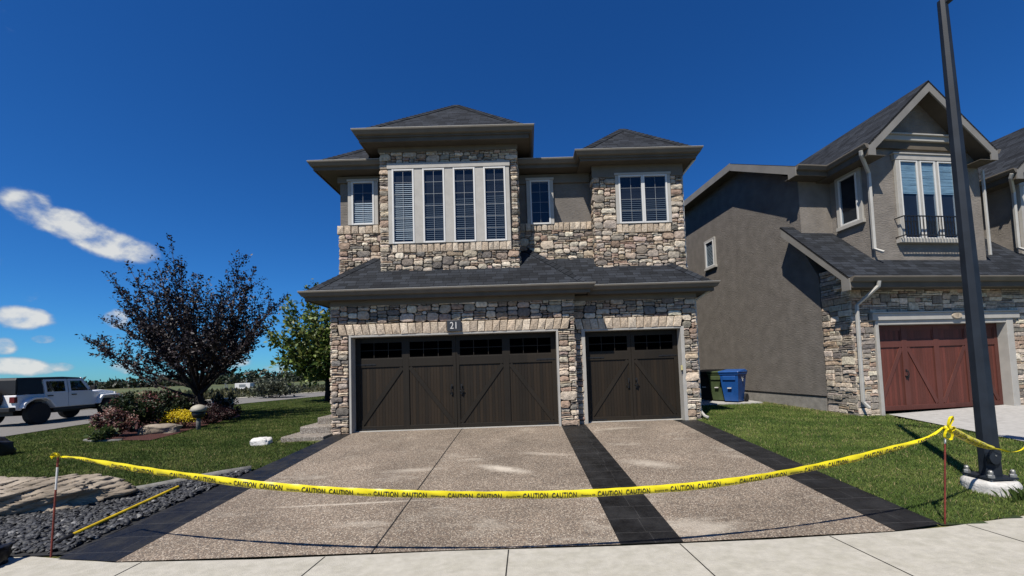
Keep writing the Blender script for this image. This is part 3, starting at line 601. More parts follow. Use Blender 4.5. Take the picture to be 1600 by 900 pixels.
def garage_door(parent, to, x0, x1, z0, z1, panels, wood, rail, windows=True, braces='udud', handles=(), hinges=True, zr=(.68, .77), seam=None):
    """carriage-house door: plank leaf, rails and stiles, diagonal braces, a band of small panes, iron handles and strap hinges"""
    b = MB(); solid(b, to, x0, x1, z0, z1, 0, .03); dr = b.build('garage_door', wood, parent)
    H = z1 - z0; zb = z0 + .12; zr0, zr1 = z0 + H * zr[0], z0 + H * zr[1]; zt = z1 - .11
    edges = [x0 + (x1 - x0) * i / panels for i in range(panels + 1)]; sw = .15
    for i, e in enumerate(edges):
        st = MB()
        a = e if i == 0 else e - sw / 2 if i < panels else e - sw * .7
        c = e + sw * .7 if i == 0 else e + sw / 2 if i < panels else e
        if seam and i in seam: solid(st, to, a, e - .004, z0, z1, .031, .055); solid(st, to, e + .004, c, z0, z1, .031, .055)
        else: solid(st, to, a, c, z0, z1, .031, .055)
        st.build('stile', rail, dr, bevel=.004)
    for i in range(panels):
        bars = MB(); pn = MB(); mu = MB(); bk = MB()
        a = edges[i] + (sw * .7 if i == 0 else sw / 2); c = edges[i + 1] - (sw * .7 if i == panels - 1 else sw / 2)
        for za, zc in ((z0, zb), (zr0, zr1), (zt, z1)): rl = MB(); solid(rl, to, a, c, za, zc, .031, .053); rl.build('rail', rail, dr, bevel=.004)
        up = braces[i] == 'u'
        p = (a + .02, zb + .02) if up else (a + .02, zr0 - .02); q = (c - .02, zr0 - .02) if up else (c - .02, zb + .02)
        dx, dz = q[0] - p[0], q[1] - p[1]; l = hypot(dx, dz); nx, nz_ = -dz / l * .05, dx / l * .05
        poly = [(p[0] + nx, p[1] + nz_), (p[0] - nx, p[1] - nz_), (q[0] - nx, q[1] - nz_), (q[0] + nx, q[1] + nz_)]
        v = [to(x, z, .031) for x, z in poly] + [to(x, z, .05) for x, z in poly]
        bars.add(v, [(0, 1, 2, 3), (7, 6, 5, 4), (0, 4, 5, 1), (1, 5, 6, 2), (2, 6, 7, 3), (3, 7, 4, 0)])
        if windows:
            solid(bk, to, a, c, zr1, zt, .031, .034); pn.add([to(a + .02, zr1 + .02, .042), to(c - .02, zr1 + .02, .042), to(c - .02, zt - .02, .042), to(a + .02, zt - .02, .042)], [(0, 1, 2, 3)])
            panel_frame(mu, to, a, c, zr1, zt, .022, .036, .052)
            for k in (1, 2): x = a + (c - a) * k / 3; solid(mu, to, x - .008, x + .008, zr1 + .02, zt - .02, .0435, .05)
            z = (zr1 + zt) / 2; solid(mu, to, a + .02, c - .02, z - .008, z + .008, .0437, .0495)
        else:
            panel_frame(mu, to, a, c, zr1, zt, .03, .031, .042)
        bars.build('brace', rail, dr)
        if windows: bk.build('window_backing', 'interior', dr); pn.build('pane', 'darkpane', dr)  # backing is a dark sheet standing in for the unlit garage
        mu.build('window_frame', rail, dr)
    for hx, sgn in handles:
        h = MB(); z = z0 + H * .42
        h.tube([to(hx, z + .09, .056), to(hx, z + .08, .1), to(hx + sgn * .012, z, .11), to(hx, z - .08, .1), to(hx, z - .1, .056)], .011, 8)
        h.tube([to(hx - .05, z - .05, .062), to(hx + .07 * sgn, z - .055, .062)], .012, 6); solid(h, to, hx - .025, hx + .025, z + .06, z + .12, .056, .064); solid(h, to, hx - .025, hx + .025, z - .13, z - .07, .056, .064)
        h.build('handle', 'iron', dr)
    if hinges:
        for z in (zb - .07, zr0 + .07):
            for xa, xb in ((x0 + .02, x0 + .5), (x1 - .02, x1 - .5)):
                h = MB(); solid(h, to, min(xa, xb), max(xa, xb), z - .016, z + .016, .056, .062)
                for k in (.1, .45, .8): h.tube([to(xa + (xb - xa) * k, z, .06), to(xa + (xb - xa) * k, z, .07)], .012, 6)
                h.build('hinge', 'iron', dr)
    return dr

def downspout(parent, pts, w_=.075):
    m = MB(); R = [w_ * .62] * len(pts); m.tube(pts, R, 4, rot=pi / 4)
    return m.build('downspout', 'lightmetal', parent, bevel=.008)

def rectP(x0, y0, x1, y1, Y):
    """a photo rectangle measured on the wall plane Y -> x0, x1, z0, z1 in metres"""
    ym, xm = (y0 + y1) / 2, (x0 + x1) / 2
    return onY(x0, ym, Y)[0], onY(x1, ym, Y)[0], onY(xm, y1, Y)[2], onY(xm, y0, Y)[2]

# ------------------------------------------------------------------ terrain and paving
def sstep(t): t = max(0., min(1., t)); return t * t * (3 - 2 * t)
def zt(x, y):
    if y > 0: zp = .03 * min(y, 4)
    elif y > -5.66: zp = .0707 * y
    else: zp = -.40
    if y > -1: zl = -.12
    elif y > -5.66: zl = -.12 + (y + 1) * .0601
    else: zl = -.40
    t = sstep((-4.9 - x) / 2.2); z = zp * (1 - t) + zl * t
    if y < -5.7: z = -.43
    if y < -7.3: z = -.60
    d = hypot(x, y)
    if d > 150: z -= (d - 150) * .02
    return z
def axis_pts(a, b, step, far):
    near = list(np.arange(a, b + 1e-6, step)); out = []; k = step; p = b
    while p < far: k *= 1.35; p += k; out.append(p)
    inn = []; k = step; p = a
    while p > -far: k *= 1.35; p -= k; inn.append(p)
    return inn[::-1] + near + out
xs = axis_pts(-28, 16, .5, 3500); ys = axis_pts(-10, 40, .5, 3500)
V = [(x, y, zt(x, y) - .03) for y in ys for x in xs]; nX = len(xs)
F = [(j * nX + i, j * nX + i + 1, (j + 1) * nX + i + 1, (j + 1) * nX + i) for j in range(len(ys) - 1) for i in range(nX - 1)]
g = mesh_np('ground', V, F, 'field', smooth=True); tag(g, 'wide open grassland running out to the horizon behind the houses', 'ground', kind='structure')

def sheet(name, polys, mat, dz, label, cat, thick=.0):
    mb = MB()
    for P in polys: mb.add([(x, y, zt(x, y) + dz) if len(p) == 2 else p for p in P for x, y in [p[:2]]], [tuple(range(len(P)))])
    o = mb.build(name, mat); tag(o, label, cat, kind='structure'); return o
def lerp(a, b, t): return a + (b - a) * t
def edge(p0, p1, y): return lerp(p0[0], p1[0], (y - p0[1]) / (p1[1] - p0[1]))
def zd(y): return .0707 * min(y, 0)
def drive_strip(mb, L, R_, ytop_l, ytop_r, yb_l, yb_r, dz):
    """driveway strip between two edge lines, folded where the flat apron by the doors starts to fall"""
    l = lambda y: (edge(L[0], L[1], y), y, zd(y) + dz); r = lambda y: (edge(R_[0], R_[1], y), y, zd(y) + dz)
    if ytop_l > 0 or ytop_r > 0: mb.add([l(0), r(0), r(ytop_r), l(ytop_l)], [(0, 1, 2, 3)])
    t = min(0, ytop_l), min(0, ytop_r); mb.add([l(yb_l), r(yb_r), r(t[1]), l(t[0])], [(0, 1, 2, 3)])
LB_O = ((-4.62, 0), (-4.91, -5.52)); LB_I = ((-4.25, 0), (-4.2, -5.63)); ST_L = ((.77, 0), (.88, -5.67)); ST_R = ((1.36, 0), (1.52, -5.67)); RB_I = ((3.62, 0), (3.74, -5.6)); RB_O = ((4.14, 0), (4.33, -5.5))
mb = MB(); drive_strip(mb, LB_I, ST_L, .6, .6, -5.64, -5.67, .004); drive_strip(mb, ST_R, RB_I, .9, .9, -5.67, -5.61, .004)
o = mb.build('driveway', 'aggregate'); tag(o, 'exposed aggregate concrete driveway leading up to the two dark garage doors', 'driveway', kind='structure')
mb = MB(); drive_strip(mb, LB_O, LB_I, .0, .0, -5.53, -5.64, .006); drive_strip(mb, ST_L, ST_R, .32, .45, -5.67, -5.67, .006); drive_strip(mb, RB_I, RB_O, .35, .3, -5.61, -5.5, .006)
mb.add([(-4.72, 0, .006), (-4.25, 0, .006), (-4.25, .35, .006), (-4.72, .35, .006)], [(0, 1, 2, 3)])
o = mb.build('driveway_border', 'border'); tag(o, 'black stamped concrete bands edging and dividing the driveway', 'paving', kind='structure')
mb = MB()
for y0, y1 in ((.25, 0), (0, -5.66)):
    a, b = -1.64, -1.60; mb.add([(a, y1, zd(y1) + .008), (a + .016, y1, zd(y1) + .008), (a + .016, y0, zd(y0) + .008), (a, y0, zd(y0) + .008)], [(0, 1, 2, 3)])
o = mb.build('driveway_joint', 'joint'); tag(o, 'dark sealed joint running down the wide half of the driveway', 'joint', kind='structure')

SWE = [(-30, -5.0), (-12, -5.35), (-6.5, -5.42)] + [tuple(onZ(x, y, -.4)[:2]) for x, y in ((45, 869), (95, 873), (180, 879), (400, 874), (700, 861), (970, 853), (1200, 843), (1395, 831), (1480, 823), (1600, 806))] + [(7.2, -5.15), (10, -4.75), (20, -3.6), (34, -3)]
mb = MB(); n = len(SWE)
mb.add([(x, y, -.40) for x, y in SWE] + [(x, y - 1.75, -.41) for x, y in SWE], [(i, i + n, i + 1 + n, i + 1) for i in range(n - 1)])
o = mb.build('sidewalk', 'concrete'); tag(o, 'pale concrete sidewalk crossing the foot of the driveway', 'sidewalk', kind='structure')
mb = MB()
for i in range(n - 1):
    (x0, y0), (x1, y1) = SWE[i], SWE[i + 1]
    q = [(x0, y0 - 1.75, -.408), (x0, y0 - 1.92, -.408), (x0, y0 - 1.96, -.43), (x0, y0 - 2.0, -.58)]; q2 = [(x1, y1 - 1.75, -.408), (x1, y1 - 1.92, -.408), (x1, y1 - 1.96, -.43), (x1, y1 - 2.0, -.58)]
    for k in range(3): mb.add([q[k], q[k + 1], q2[k + 1], q2[k]], [(0, 1, 2, 3)])
o = mb.build('street_kerb', 'concrete'); tag(o, 'concrete kerb between the sidewalk and the street', 'kerb', kind='structure')
mb = MB(); mb.add([(x, y - 2.0, -.575) for x, y in SWE] + [(x, y - 11, -.575) for x, y in SWE], [(i, i + n, i + 1 + n, i + 1) for i in range(n - 1)])
o = mb.build('street', 'asphalt'); tag(o, 'asphalt street in front of the house', 'road', kind='structure')
mb = MB()
def swe_y(x):
    for i in range(n - 1):
        if SWE[i][0] <= x <= SWE[i + 1][0]: return lerp(SWE[i][1], SWE[i + 1][1], (x - SWE[i][0]) / (SWE[i + 1][0] - SWE[i][0]))
    return -5.4
for x, sk in ((-7.4, 0), (-5.65, 0), (-3.92, .0), (-2.08, .12), (-.25, 0), (1.47, -.16), (3.02, -.2), (4.6, -.3), (6.3, -.4)):
    y = swe_y(x); mb.add([(x - .006, y - .01, -.398), (x + .006, y - .01, -.398), (x - sk + .006, y - 1.74, -.406), (x - sk - .006, y - 1.74, -.406)], [(0, 3, 2, 1)])
o = mb.build('sidewalk_joint', 'joint'); tag(o, 'thin dark joints across the concrete sidewalk', 'joint', kind='structure')

# corner street on the left
ROAD_N = [(-12.6, -5.3), (-14.6, -3), (-15.8, 2.4), (-17.3, 8), (-17.3, 15.4), (-15.3, 22), (-9.5, 34), (0, 50), (14, 70)]
ROAD_F = [(-24, -7), (-25, -3), (-26, 3), (-27, 8), (-25.8, 14), (-22.6, 21), (-18.2, 30.5), (-9, 44), (6, 64)]
def band(name, A, B, mat, dz, label, cat, sub=10):
    mb = MB(); vs = []; m = 0
    for i in range(len(A) - 1):
        for k in range(sub):
            t = k / sub; p = (lerp(A[i][0], A[i + 1][0], t), lerp(A[i][1], A[i + 1][1], t)); q = (lerp(B[i][0], B[i + 1][0], t), lerp(B[i][1], B[i + 1][1], t))
            for s_ in range(9): w_ = s_ / 8; x, y = lerp(p[0], q[0], w_), lerp(p[1], q[1], w_); vs.append((x, y, zt(x, y) + dz))
            m += 1
    mb.add(vs, [(r * 9 + c, r * 9 + c + 1, (r + 1) * 9 + c + 1, (r + 1) * 9 + c) for r in range(m - 1) for c in range(8)])
    o = mb.build(name, mat, smooth=True); return tag(o, label, cat, kind='structure')
band('road', ROAD_N, ROAD_F, 'asphalt', .012, 'grey corner street curving away on the left behind the garden', 'road')
off = lambda A, B, a, b: [(lerp(p[0], q[0], a), lerp(p[1], q[1], a)) for p, q in zip(A, B)]
band('pavement', off(ROAD_N, ROAD_F, 1.02, 0), off(ROAD_N, ROAD_F, 1.24, 0), 'concrete', .03, 'bright concrete pavement on the far side of the corner street', 'pavement')

# lawns
def cut_poly(P): return [(x, y) for x, y in P]
gzl = lambda x, y: tuple(onZ(x, y, -.12)[:2])
rl_edge = [(edge(RB_O[0], RB_O[1], y) + .02, y) for y in (.3, 0, -1, -2, -3, -4, -5, -5.45)]
LAWN_R = rl_edge + [(4.6, swe_y(4.6)), (5.4, swe_y(5.4)), (6.5, swe_y(6.5)), (8.75, swe_y(8.75)), (8.75, -3), (8.74, -2), (8.72, -1), (8.55, -.1), (8.0, .1), (7.98, .6), (7.6, 3.2), (6.6, 3.25), (5.2, 3.0), (4.35, 2.6)]
GRAVEL = [(-4.92, -5.4), (-4.76, -2.7), (-4.85, -2.65), (-5.5, -3.1), (-5.9, -3.45), (-6.3, -3.7), (-7.3, -4.0), (-9.5, -4.1), (-11, -4.6), (-11, -5.3), (-8, -5.4), (-6.2, -5.43)]
LAWN_L = [(-4.68, -.75), (-4.79, -2.62), (-5.5, -3.07), (-5.9, -3.42), (-6.3, -3.65), (-7.3, -3.95), (-9.5, -4.05), (-12.6, -5.2), (-14.5, -3), (-15.7, 2.4), (-17.2, 8), (-17.2, 15.4), (-15.2, 22), (-12, 28), (-5.2, 28), (-5.0, 9), (-6.0, 2.2), (-6.1, .35), (-5.75, -.55)]
def grid_poly(name, P, step, dz, mat, label, cat):
    P = np.array(P); x0, y0 = P.min(0); x1, y1 = P.max(0)
    gx = np.arange(x0, x1 + step, step); gy = np.arange(y0, y1 + step, step)
    cx = (gx[:-1] + step / 2); cy = (gy[:-1] + step / 2); X, Y = np.meshgrid(cx, cy); ok = inpoly(X.ravel(), Y.ravel(), P).reshape(X.shape)
    idx = {}; V = []; F = []
    def vid(i, j):
        if (i, j) not in idx: idx[i, j] = len(V); V.append((gx[i], gy[j], zt(gx[i], gy[j]) + dz))
        return idx[i, j]
    for j in range(len(cy)):
        for i in range(len(cx)):
            if ok[j, i]: F.append((vid(i, j), vid(i + 1, j), vid(i + 1, j + 1), vid(i, j + 1)))
    o = mesh_np(name, V, F, mat, smooth=True); return tag(o, label, cat, kind='structure')
def inpoly(x, y, P):
    P = np.asarray(P); r = np.zeros(len(x), bool); j = len(P) - 1
    for i in range(len(P)):
        xi, yi = P[i]; xj, yj = P[j]
        c = ((yi > y) != (yj > y)) & (x < (xj - xi) * (y - yi) / (yj - yi + 1e-12) + xi); r ^= c; j = i
    return r
grid_poly('lawn', LAWN_R, .1, -.012, 'lawn', 'mown front lawn between the driveway and the neighbouring house', 'lawn')
grid_poly('lawn', LAWN_L, .12, -.012, 'lawn', 'mown lawn left of the driveway around the planted bed', 'lawn')
grid_poly('gravel_bed', GRAVEL, .08, -.006, 'slatebed', 'bed of dark slate chips beside the driveway border', 'gravel bed')
ND = [(8.60, -.1), (8.76, -2), (8.85, -5.1), (13.9, -4.3), (13.0, -.0), (12.55, .75)]
mb = MB(); mb.add([(x, y, zt(x, y) + .014 + (.03 if y > -1 else 0)) for x, y in ND], [tuple(range(len(ND)))])
o = mb.build('driveway', 'paledrive'); tag(o, 'pale concrete driveway in front of the red garage door', 'driveway', kind='structure')

BED = [gzl(*p) for p in ((133, 689), (150, 691), (190, 689), (235, 689), (275, 679), (310, 668), (350, 658), (376, 651), (372, 646), (350, 643), (320, 642), (260, 643), (210, 648), (168, 664))]
mb = MB(); mb.add([(x, y, zt(x, y) + .022) for x, y in BED], [tuple(range(len(BED)))]); o = mb.build('mulch_bed', 'mulch'); tag(o, 'red bark mulch under the shrubs of the planted bed', 'mulch', kind='structure')
mb = MB(); mb.tube([(x, y, zt(x, y) + .01) for x, y in BED[:3]], .05, 6); o = mb.build('bed_edging', 'kerb', smooth=True); tag(o, 'curved concrete edging at the front of the mulch bed', 'edging')
mb = MB(); mb.tube([(x, y, zt(x, y) + .02) for x, y in ((-4.84, -2.66), (-5.2, -2.88), (-5.5, -3.1), (-5.9, -3.45), (-6.4, -3.72))], .06, 8); o = mb.build('bed_edging', 'kerb', smooth=True); tag(o, 'grey concrete edging between lawn and slate chips', 'edging')

# ------------------------------------------------------------------ the main house
H = thing('house', 'two storey house clad in mixed fieldstone with two dark wooden garage doors', 'house')
DY, SY, BY, RY, WY, LY = 0., .3, .4, .72, 1.1, .92       # stone faces: double garage, single garage, bay, right bay, recess, left wing
DO = (-4.24, .72, 2.33); SO = (1.46, 3.86, 2.33)          # door openings
EZ, UZ, BZ = 3.37, 6.95, 7.45                              # gutter heights
m = MB(); b = .05
m.box(-4.70, DO[0] - .03, DY + b, .75, -.3, 3.3); m.box(DO[1] + .03, 1.14, DY + b, .75, -.3, 3.3); m.box(DO[0] - .03, DO[1] + .03, DY + b, .75, DO[2] + .005, 3.3)
m.box(1.14, SO[0] - .03, SY + b, 1.0, -.3, 3.3); m.box(SO[1] + .03, 4.24, SY + b, 1.0, -.3, 3.3); m.box(SO[0] - .03, SO[1] + .03, SY + b, 1.0, SO[2] + .005, 3.3)
m.box(-4.70, 4.24, 1.0, 11, -.3, 3.4); m.box(DO[0], DO[1], .62, .99, -.3, 3.2)
gw = m.build('wall', 'mortar', H)
st = MB()
LZ0, LZ1 = 2.345, 2.61
stones(st, -4.74, 1.18, -.12, 3.08, front(DY + b), 3, [(DO[0] - .06, DO[1] + .06, -1, LZ0 + .02), (DO[0] - .32, DO[1] + .34, LZ0, LZ1)])
stones(st, 1.16, 4.28, -.05, 3.08, front(SY + b), 5, [(SO[0] - .06, SO[1] + .08, -1, LZ0 + .02), (SO[0] - .26, SO[1] + .06, LZ0, LZ1)])
stones(st, -.75, 0, -.12, 3.1, sideL(-4.70), 7); stones(st, .0, .3, -.05, 3.1, sideR(1.14), 8); stones(st, .3, 1.2, -.05, 3.1, sideR(4.24), 9)
st.build('stone_facing', 'stone', gw)
lt = MB(); brick_row(lt, DO[0] - .3, DO[1] + .32, LZ0, LZ1, front(DY + b), 11, 30, .035); lt.build('stone_lintel', 'tanbrick', gw)
lt = MB(); brick_row(lt, SO[0] - .24, SO[1] + .04, LZ0, LZ1, front(SY + b), 12, 14, .03); lt.build('stone_lintel', 'tanbrick', gw)
# upper storey: bay, right bay, recess, left wing
m = MB()
m.box(-3.61, -.14, BY + b, 3.2, 3.3, 7.25); m.box(1.93, 4.24, RY + b, 11, 3.3, 6.75); m.box(-.14, 1.93, WY + b, 11, 3.3, 6.75); m.box(-4.90, -3.61, LY + b, 11, 3.3, 6.75)
uw = m.build('wall', 'stucco', H)
bw = rectP(607, 254, 797, 379, BY); bs = rectP(613, 379, 800, 392.5, BY)
rw = rectP(962, 270, 1048, 349, RY); rs = rectP(964, 349.5, 1049, 363, RY)
cw_ = rectP(823, 278.5, 865, 351, WY); lw = rectP(544, 280.5, 591, 352, LY)
csill = onY(880, 347.5, WY)[2], onY(880, 359.5, WY)[2]; lsill = onY(560, 352.5, LY)[2], onY(560, 365.5, LY)[2]
st = MB()
stones(st, -3.65, -.10, 3.84, 7.09, front(BY + b), 21, [(bw[0], bw[1], bs[2], bw[3])])
stones(st, 1.89, 4.28, 3.78, 6.42, front(RY + b), 22, [(rw[0], rw[1], rs[2], rw[3])])
stones(st, -.14, 1.93, 3.9, csill[1], front(WY + b), 23); stones(st, -4.94, -3.61, 3.6, lsill[1], front(LY + b), 24)
stones(st, .45, 1.15, 3.8, 7.09, sideR(-.14), 25); stones(st, -1.15, -.72, 3.8, 6.42, sideL(1.93), 26); stones(st, .77, 1.6, 3.6, 6.5, sideR(4.24), 27); stones(st, -.97, -.45, 3.8, 7.09, sideL(-3.61), 28); stones(st, -1.9, -.97, 3.6, lsill[1], sideL(-4.90), 29)
st.build('stone_facing', 'stone', uw)
for a_ in ((bs[0], bs[1], bs[2], bs[3] - .005, front(BY + b), 31, 20), (rs[0], rs[1], rs[2], rs[3] - .005, front(RY + b), 32, 9), (-.09, 1.88, csill[1], csill[0], front(WY + b), 33, 13), (-4.97, -3.66, lsill[1], lsill[0], front(LY + b), 34, 7)):
    sl_ = MB(); brick_row(sl_, *a_); sl_.build('stone_sill', 'tanbrick', uw)
for a_ in ((-4.74, 1.2, DY - .015, DY + .05, 3.06, 3.2), (1.2, 4.3, SY - .015, SY + .05, 3.06, 3.2), (-3.67, -.08, BY - .02, BY + .05, 7.08, 7.22), (1.87, 4.3, RY - .02, RY + .05, 6.41, 6.74), (-.1, 1.87, WY - .01, WY + .05, 6.48, 6.73), (-4.95, -3.65, LY - .01, LY + .05, 6.56, 6.73)):
    fz = MB(); fz.box(*a_); fz.build('frieze_board', 'gutter', H, bevel=.005)     # frieze boards under the eaves
# window groups
def casing(rect, Y, head, side, d=.075, sill=0):
    x0, x1, z0, z1 = rect; t = MB()
    t.box(x0 - .02, x1 + .02, Y + b - d - .02, Y + b, z1 - head, z1); t.box(x0, x0 + side, Y + b - d, Y + b, z0, z1 - head - .002); t.box(x1 - side, x1, Y + b - d, Y + b, z0, z1 - head - .002)
    if sill: t.box(x0 - .02, x1 + .02, Y + b - d - .03, Y + b, z0 - sill, z0 - .002)
    return t
t = casing(bw, BY, .145, .1); x0, x1, z0, z1 = bw
span = (x1 - x0 - .2); sash = .565; gap = (span - 4 * sash) / 3
wx = [x0 + .1 + i * (sash + gap) for i in range(4)]
for i in range(3): t.box(wx[i] + sash + .001, wx[i + 1] - .001, BY + b - .075, BY + b, z0, z1 - .147)
t.build('window_trim', 'trim', H, bevel=.006)
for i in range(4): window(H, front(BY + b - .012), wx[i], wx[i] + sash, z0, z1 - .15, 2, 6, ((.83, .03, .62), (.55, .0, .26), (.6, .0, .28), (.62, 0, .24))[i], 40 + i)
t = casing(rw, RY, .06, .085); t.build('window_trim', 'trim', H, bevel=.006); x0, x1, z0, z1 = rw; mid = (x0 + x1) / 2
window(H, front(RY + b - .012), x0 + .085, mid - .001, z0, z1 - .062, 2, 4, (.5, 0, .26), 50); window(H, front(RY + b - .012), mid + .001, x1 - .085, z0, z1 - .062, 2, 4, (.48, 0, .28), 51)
t = casing(cw_, WY, .06, .09); t.build('window_trim', 'trim', H, bevel=.006); x0, x1, z0, z1 = cw_
window(H, front(WY + b - .012), x0 + .092, x1 - .092, z0, z1 - .062, 2, 4, None, 52)
t = casing(lw, LY, .06, .1); t.build('window_trim', 'trim', H, bevel=.006); x0, x1, z0, z1 = lw
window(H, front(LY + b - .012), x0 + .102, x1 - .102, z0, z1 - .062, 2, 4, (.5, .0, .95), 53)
# door casings and doors
for (x0, x1, z1), Y in ((DO, DY), (SO, SY)):
    t = MB()
    e = .09 if Y else .05
    t.box(x0 - e, x0, Y - .005, Y + .29, -.02, z1 + .02); t.box(x1, x1 + e, Y - .005, Y + .29, -.02, z1 + .02); t.box(x0 + .001, x1 - .001, Y - .004, Y + .289, z1 - .03, z1 + .018)
    t.build('door_casing', 'trim', H, bevel=.005)
garage_door(H, front(DY + .3), DO[0], DO[1], .005, DO[2] - .03, 4, 'door', 'doorframe', True, 'udud', ((-1.76 - .12, -1), (-1.76 + .12, 1)), seam=(2,))
garage_door(H, front(SY + .3), SO[0], SO[1], .005, SO[2] - .03, 2, 'door', 'doorframe', True, 'ud', ((2.66 - .1, -1), (2.66 + .1, 1)), seam=(1,))
for a_, y_ in ((DO, .18), (SO, .48)): sb = MB(); sb.box(a_[0], a_[1], y_, y_ + .06, .0, .022); sb.build('door_threshold', 'lightmetal', H)
# roofs
hip_roof('roof', H, -5.19, 1.55, -.29, 1.5, 3, EZ, .9, .2, .35, right_back=.02)
def one_roof(name, x1, y0, ytop, ze, slope, left):      # single garage: hip on the right, running into the double roof on the left
    r = MB(); h = ytop - y0; z = ze + slope * h
    roof_poly(r, [(left, y0, ze), (x1, y0, ze), (x1 - h, ytop, z), (left, ytop, z)], (1, 0, 0)); roof_poly(r, [(x1, y0, ze), (x1 - h, ytop, z), (x1 - h, 4, z), (x1, 4, ze)], (0, 1, 0))
    ro = r.build(name, 'shingle', H); c = MB(); ridge_caps(c, (x1, y0, ze + .012), (x1 - h, ytop, z + .012)); c.build('ridge_cap', 'shingle', ro)
    eaves([(1.56, y0, ze), (x1, y0, ze), (x1, 4, ze)], ro, .2, .35)
one_roof('roof', 4.63, .0, 1.5, EZ, .9, .6)
hip_roof('roof', H, -4.06, .25, .05, 9, 4.4, BZ, .95, .16, .42, step=.1)
hip_roof('roof', H, 1.50, 4.58, .38, 9, 4, UZ, .97, .17, .4, step=.06)
hip_roof('roof', H, -5.42, -1.2, .57, 9, 5, UZ, .9, .2, .5)
r = MB(); roof_poly(r, [(-1.5, .76, UZ), (2.2, .76, UZ), (2.2, 5.5, UZ + 1.6), (-1.5, 5.5, UZ + 1.6)], (1, 0, 0)); roof_poly(r, [(-5.42, 10.5, UZ), (4.58, 10.5, UZ), (4.58, 5.5, UZ + 1.6), (-5.42, 5.5, UZ + 1.6)], (1, 0, 0))
ro = r.build('roof', 'shingle', H); eaves([(-.4, .76, UZ), (1.9, .76, UZ)], ro, .2, .4)
downspout(H, [(4.56, .5, UZ - .1), (4.56, .52, UZ - .2), (4.31, .83, UZ - .5), (4.31, .86, 4.05), (4.33, .84, 3.95)], .055)
downspout(H, [(4.58, .12, EZ - .08), (4.58, .14, EZ - .17), (4.31, .42, EZ - .38), (4.31, .43, .22), (4.36, .33, .1), (4.40, .2, .07)], .06)
# things fixed to it
P_ = onY(710, 508, DY)
sg = MB(); sg.box(P_[0] - .17, P_[0] + .17, -.075, -.03, 2.37, 2.64)
sgo = sg.build('house_number_sign', 'sign', bevel=.006, origin=(P_[0], -.03, 2.5)); tag(sgo, 'dark square plate reading 21 in white above the wide garage door', 'house number')
vs, fs = text_geo('21', .235, .0, .85); mb = MB(); mb.add([(x, -.0475, y) for x, y in vs], fs); mb.build('lettering', 'white', sgo)
kp = MB(); P_ = onY(1065, 577, SY); kp.box(P_[0] - .022, P_[0] + .022, SY - .03, SY - .006, P_[2] - .02, P_[2] + .1); kp.build('door_keypad', M('keypad', (.62, .55, .25), .5), origin=(P_[0], SY - .006, P_[2]), bevel=.004)
tag(bpy.data.objects['door_keypad'], 'small cream keypad on the right trim of the single garage door', 'keypad'); kq = MB(); kq.box(-.018, .018, -.03, -.01, -.06, -.022); kq.build('keypad_cover', 'iron', bpy.data.objects['door_keypad'])
# steps along the left side
sp = MB()
for i, (yf, z) in enumerate(((-.45, .03), (.05, .19), (.55, .35))):
    xl = (-5.72, -5.55, -5.38)[i]; xr = -4.72; yl = yf + (.12 if i == 0 else .1)
    pts = [(xl, yl, -.2), (xl + .06, yf, -.2), (-4.69 if i == 0 else -4.745, yf, -.2), (-4.69 if i == 0 else -4.745, 6, -.2), (xl, 6, -.2)]
    sp.prism(pts, (0, 0, z + .2))
o = sp.build('entry_steps', 'stepagg', bevel=.02); tag(o, 'three exposed aggregate steps climbing along the left stone pillar', 'steps')

# ------------------------------------------------------------------ the neighbouring house (built in its own frame: u along its front, v into the lot)
RHO = radians(7); NO = onZ(1342, 647, .05)
NH = thing('house', 'grey stucco gabled house with a red garage door and white trim', 'house', (NO[0], NO[1], 0), RHO)
GX0, GX1, GZ1 = .70, 4.46, 2.2
m = MB(); m.box(.04, GX0 - .03, .05, 1.3, -.2, 3.3); m.box(GX1 + .03, 9.4, .05, 1.3, -.2, 3.3); m.box(GX0 - .03, GX1 + .03, .05, .95, GZ1 + .02, 3.3); m.box(GX0 - .03, GX1 + .03, .5, .95, -.2, GZ1 + .02)
nw = m.build('wall', 'mortar', NH)
st = MB(); stones(st, .0, 9.4, -.08, 3.2, front(.05), 61, [(GX0 - .1, GX1 + .1, -1, 2.34), (.5, 4.84, 2.3, 2.5)], PAL2, 'ledge', .06, .055)
stones(st, -.86, 0, -.08, 3.7, sideL(.04), 62, (), PAL2, 'ledge', .06, .055); st.build('stone_facing', 'stone', nw)
body = MB(); body.prism([(0, .88, -.2), (0, .88, 3.6), (0, 1.37, 4.5), (0, 1.37, 6.55), (0, 3.7, 7.98), (0, 11.5, 8.0), (0, 11.5, -.2)], (9.5, 0, 0)); body.build('wall', 'stucco', NH)
pg = MB(); pg.box(-.02, .01, .9, 11.5, -.2, .40); pg.build('foundation', M('parging', (.3, .28, .25), .95, .2, 6, .4, 40), NH)
ln = MB(); ln.box(-.035, .0, .88, 11.5, .405, .435); ln.build('flashing', 'iron', NH)
wgm = MB(); wgm.prism([(.98, .2, 3.4), (4.36, .2, 3.4), (4.36, .2, 6.5), (2.4 + .25, .2, 8.1), (2.4 - .25, .2, 8.1), (.98, .2, 6.5)], (0, 6, 0)); wgm.build('wall', 'stucco2', NH)
wg2 = MB(); wg2.prism([(5.85, .5, 3.4), (9.3, .5, 3.4), (9.3, .5, 6.2), (7.6, .5, 7.9), (7.5, .5, 7.9), (5.85, .5, 6.2)], (0, 6, 0)); wg2.build('wall', 'stucco2', NH)
rc = MB(); rc.box(.0, .98, 1.345, 1.375, 4.6, 6.6); rc.build('wall', 'stucco2', NH)
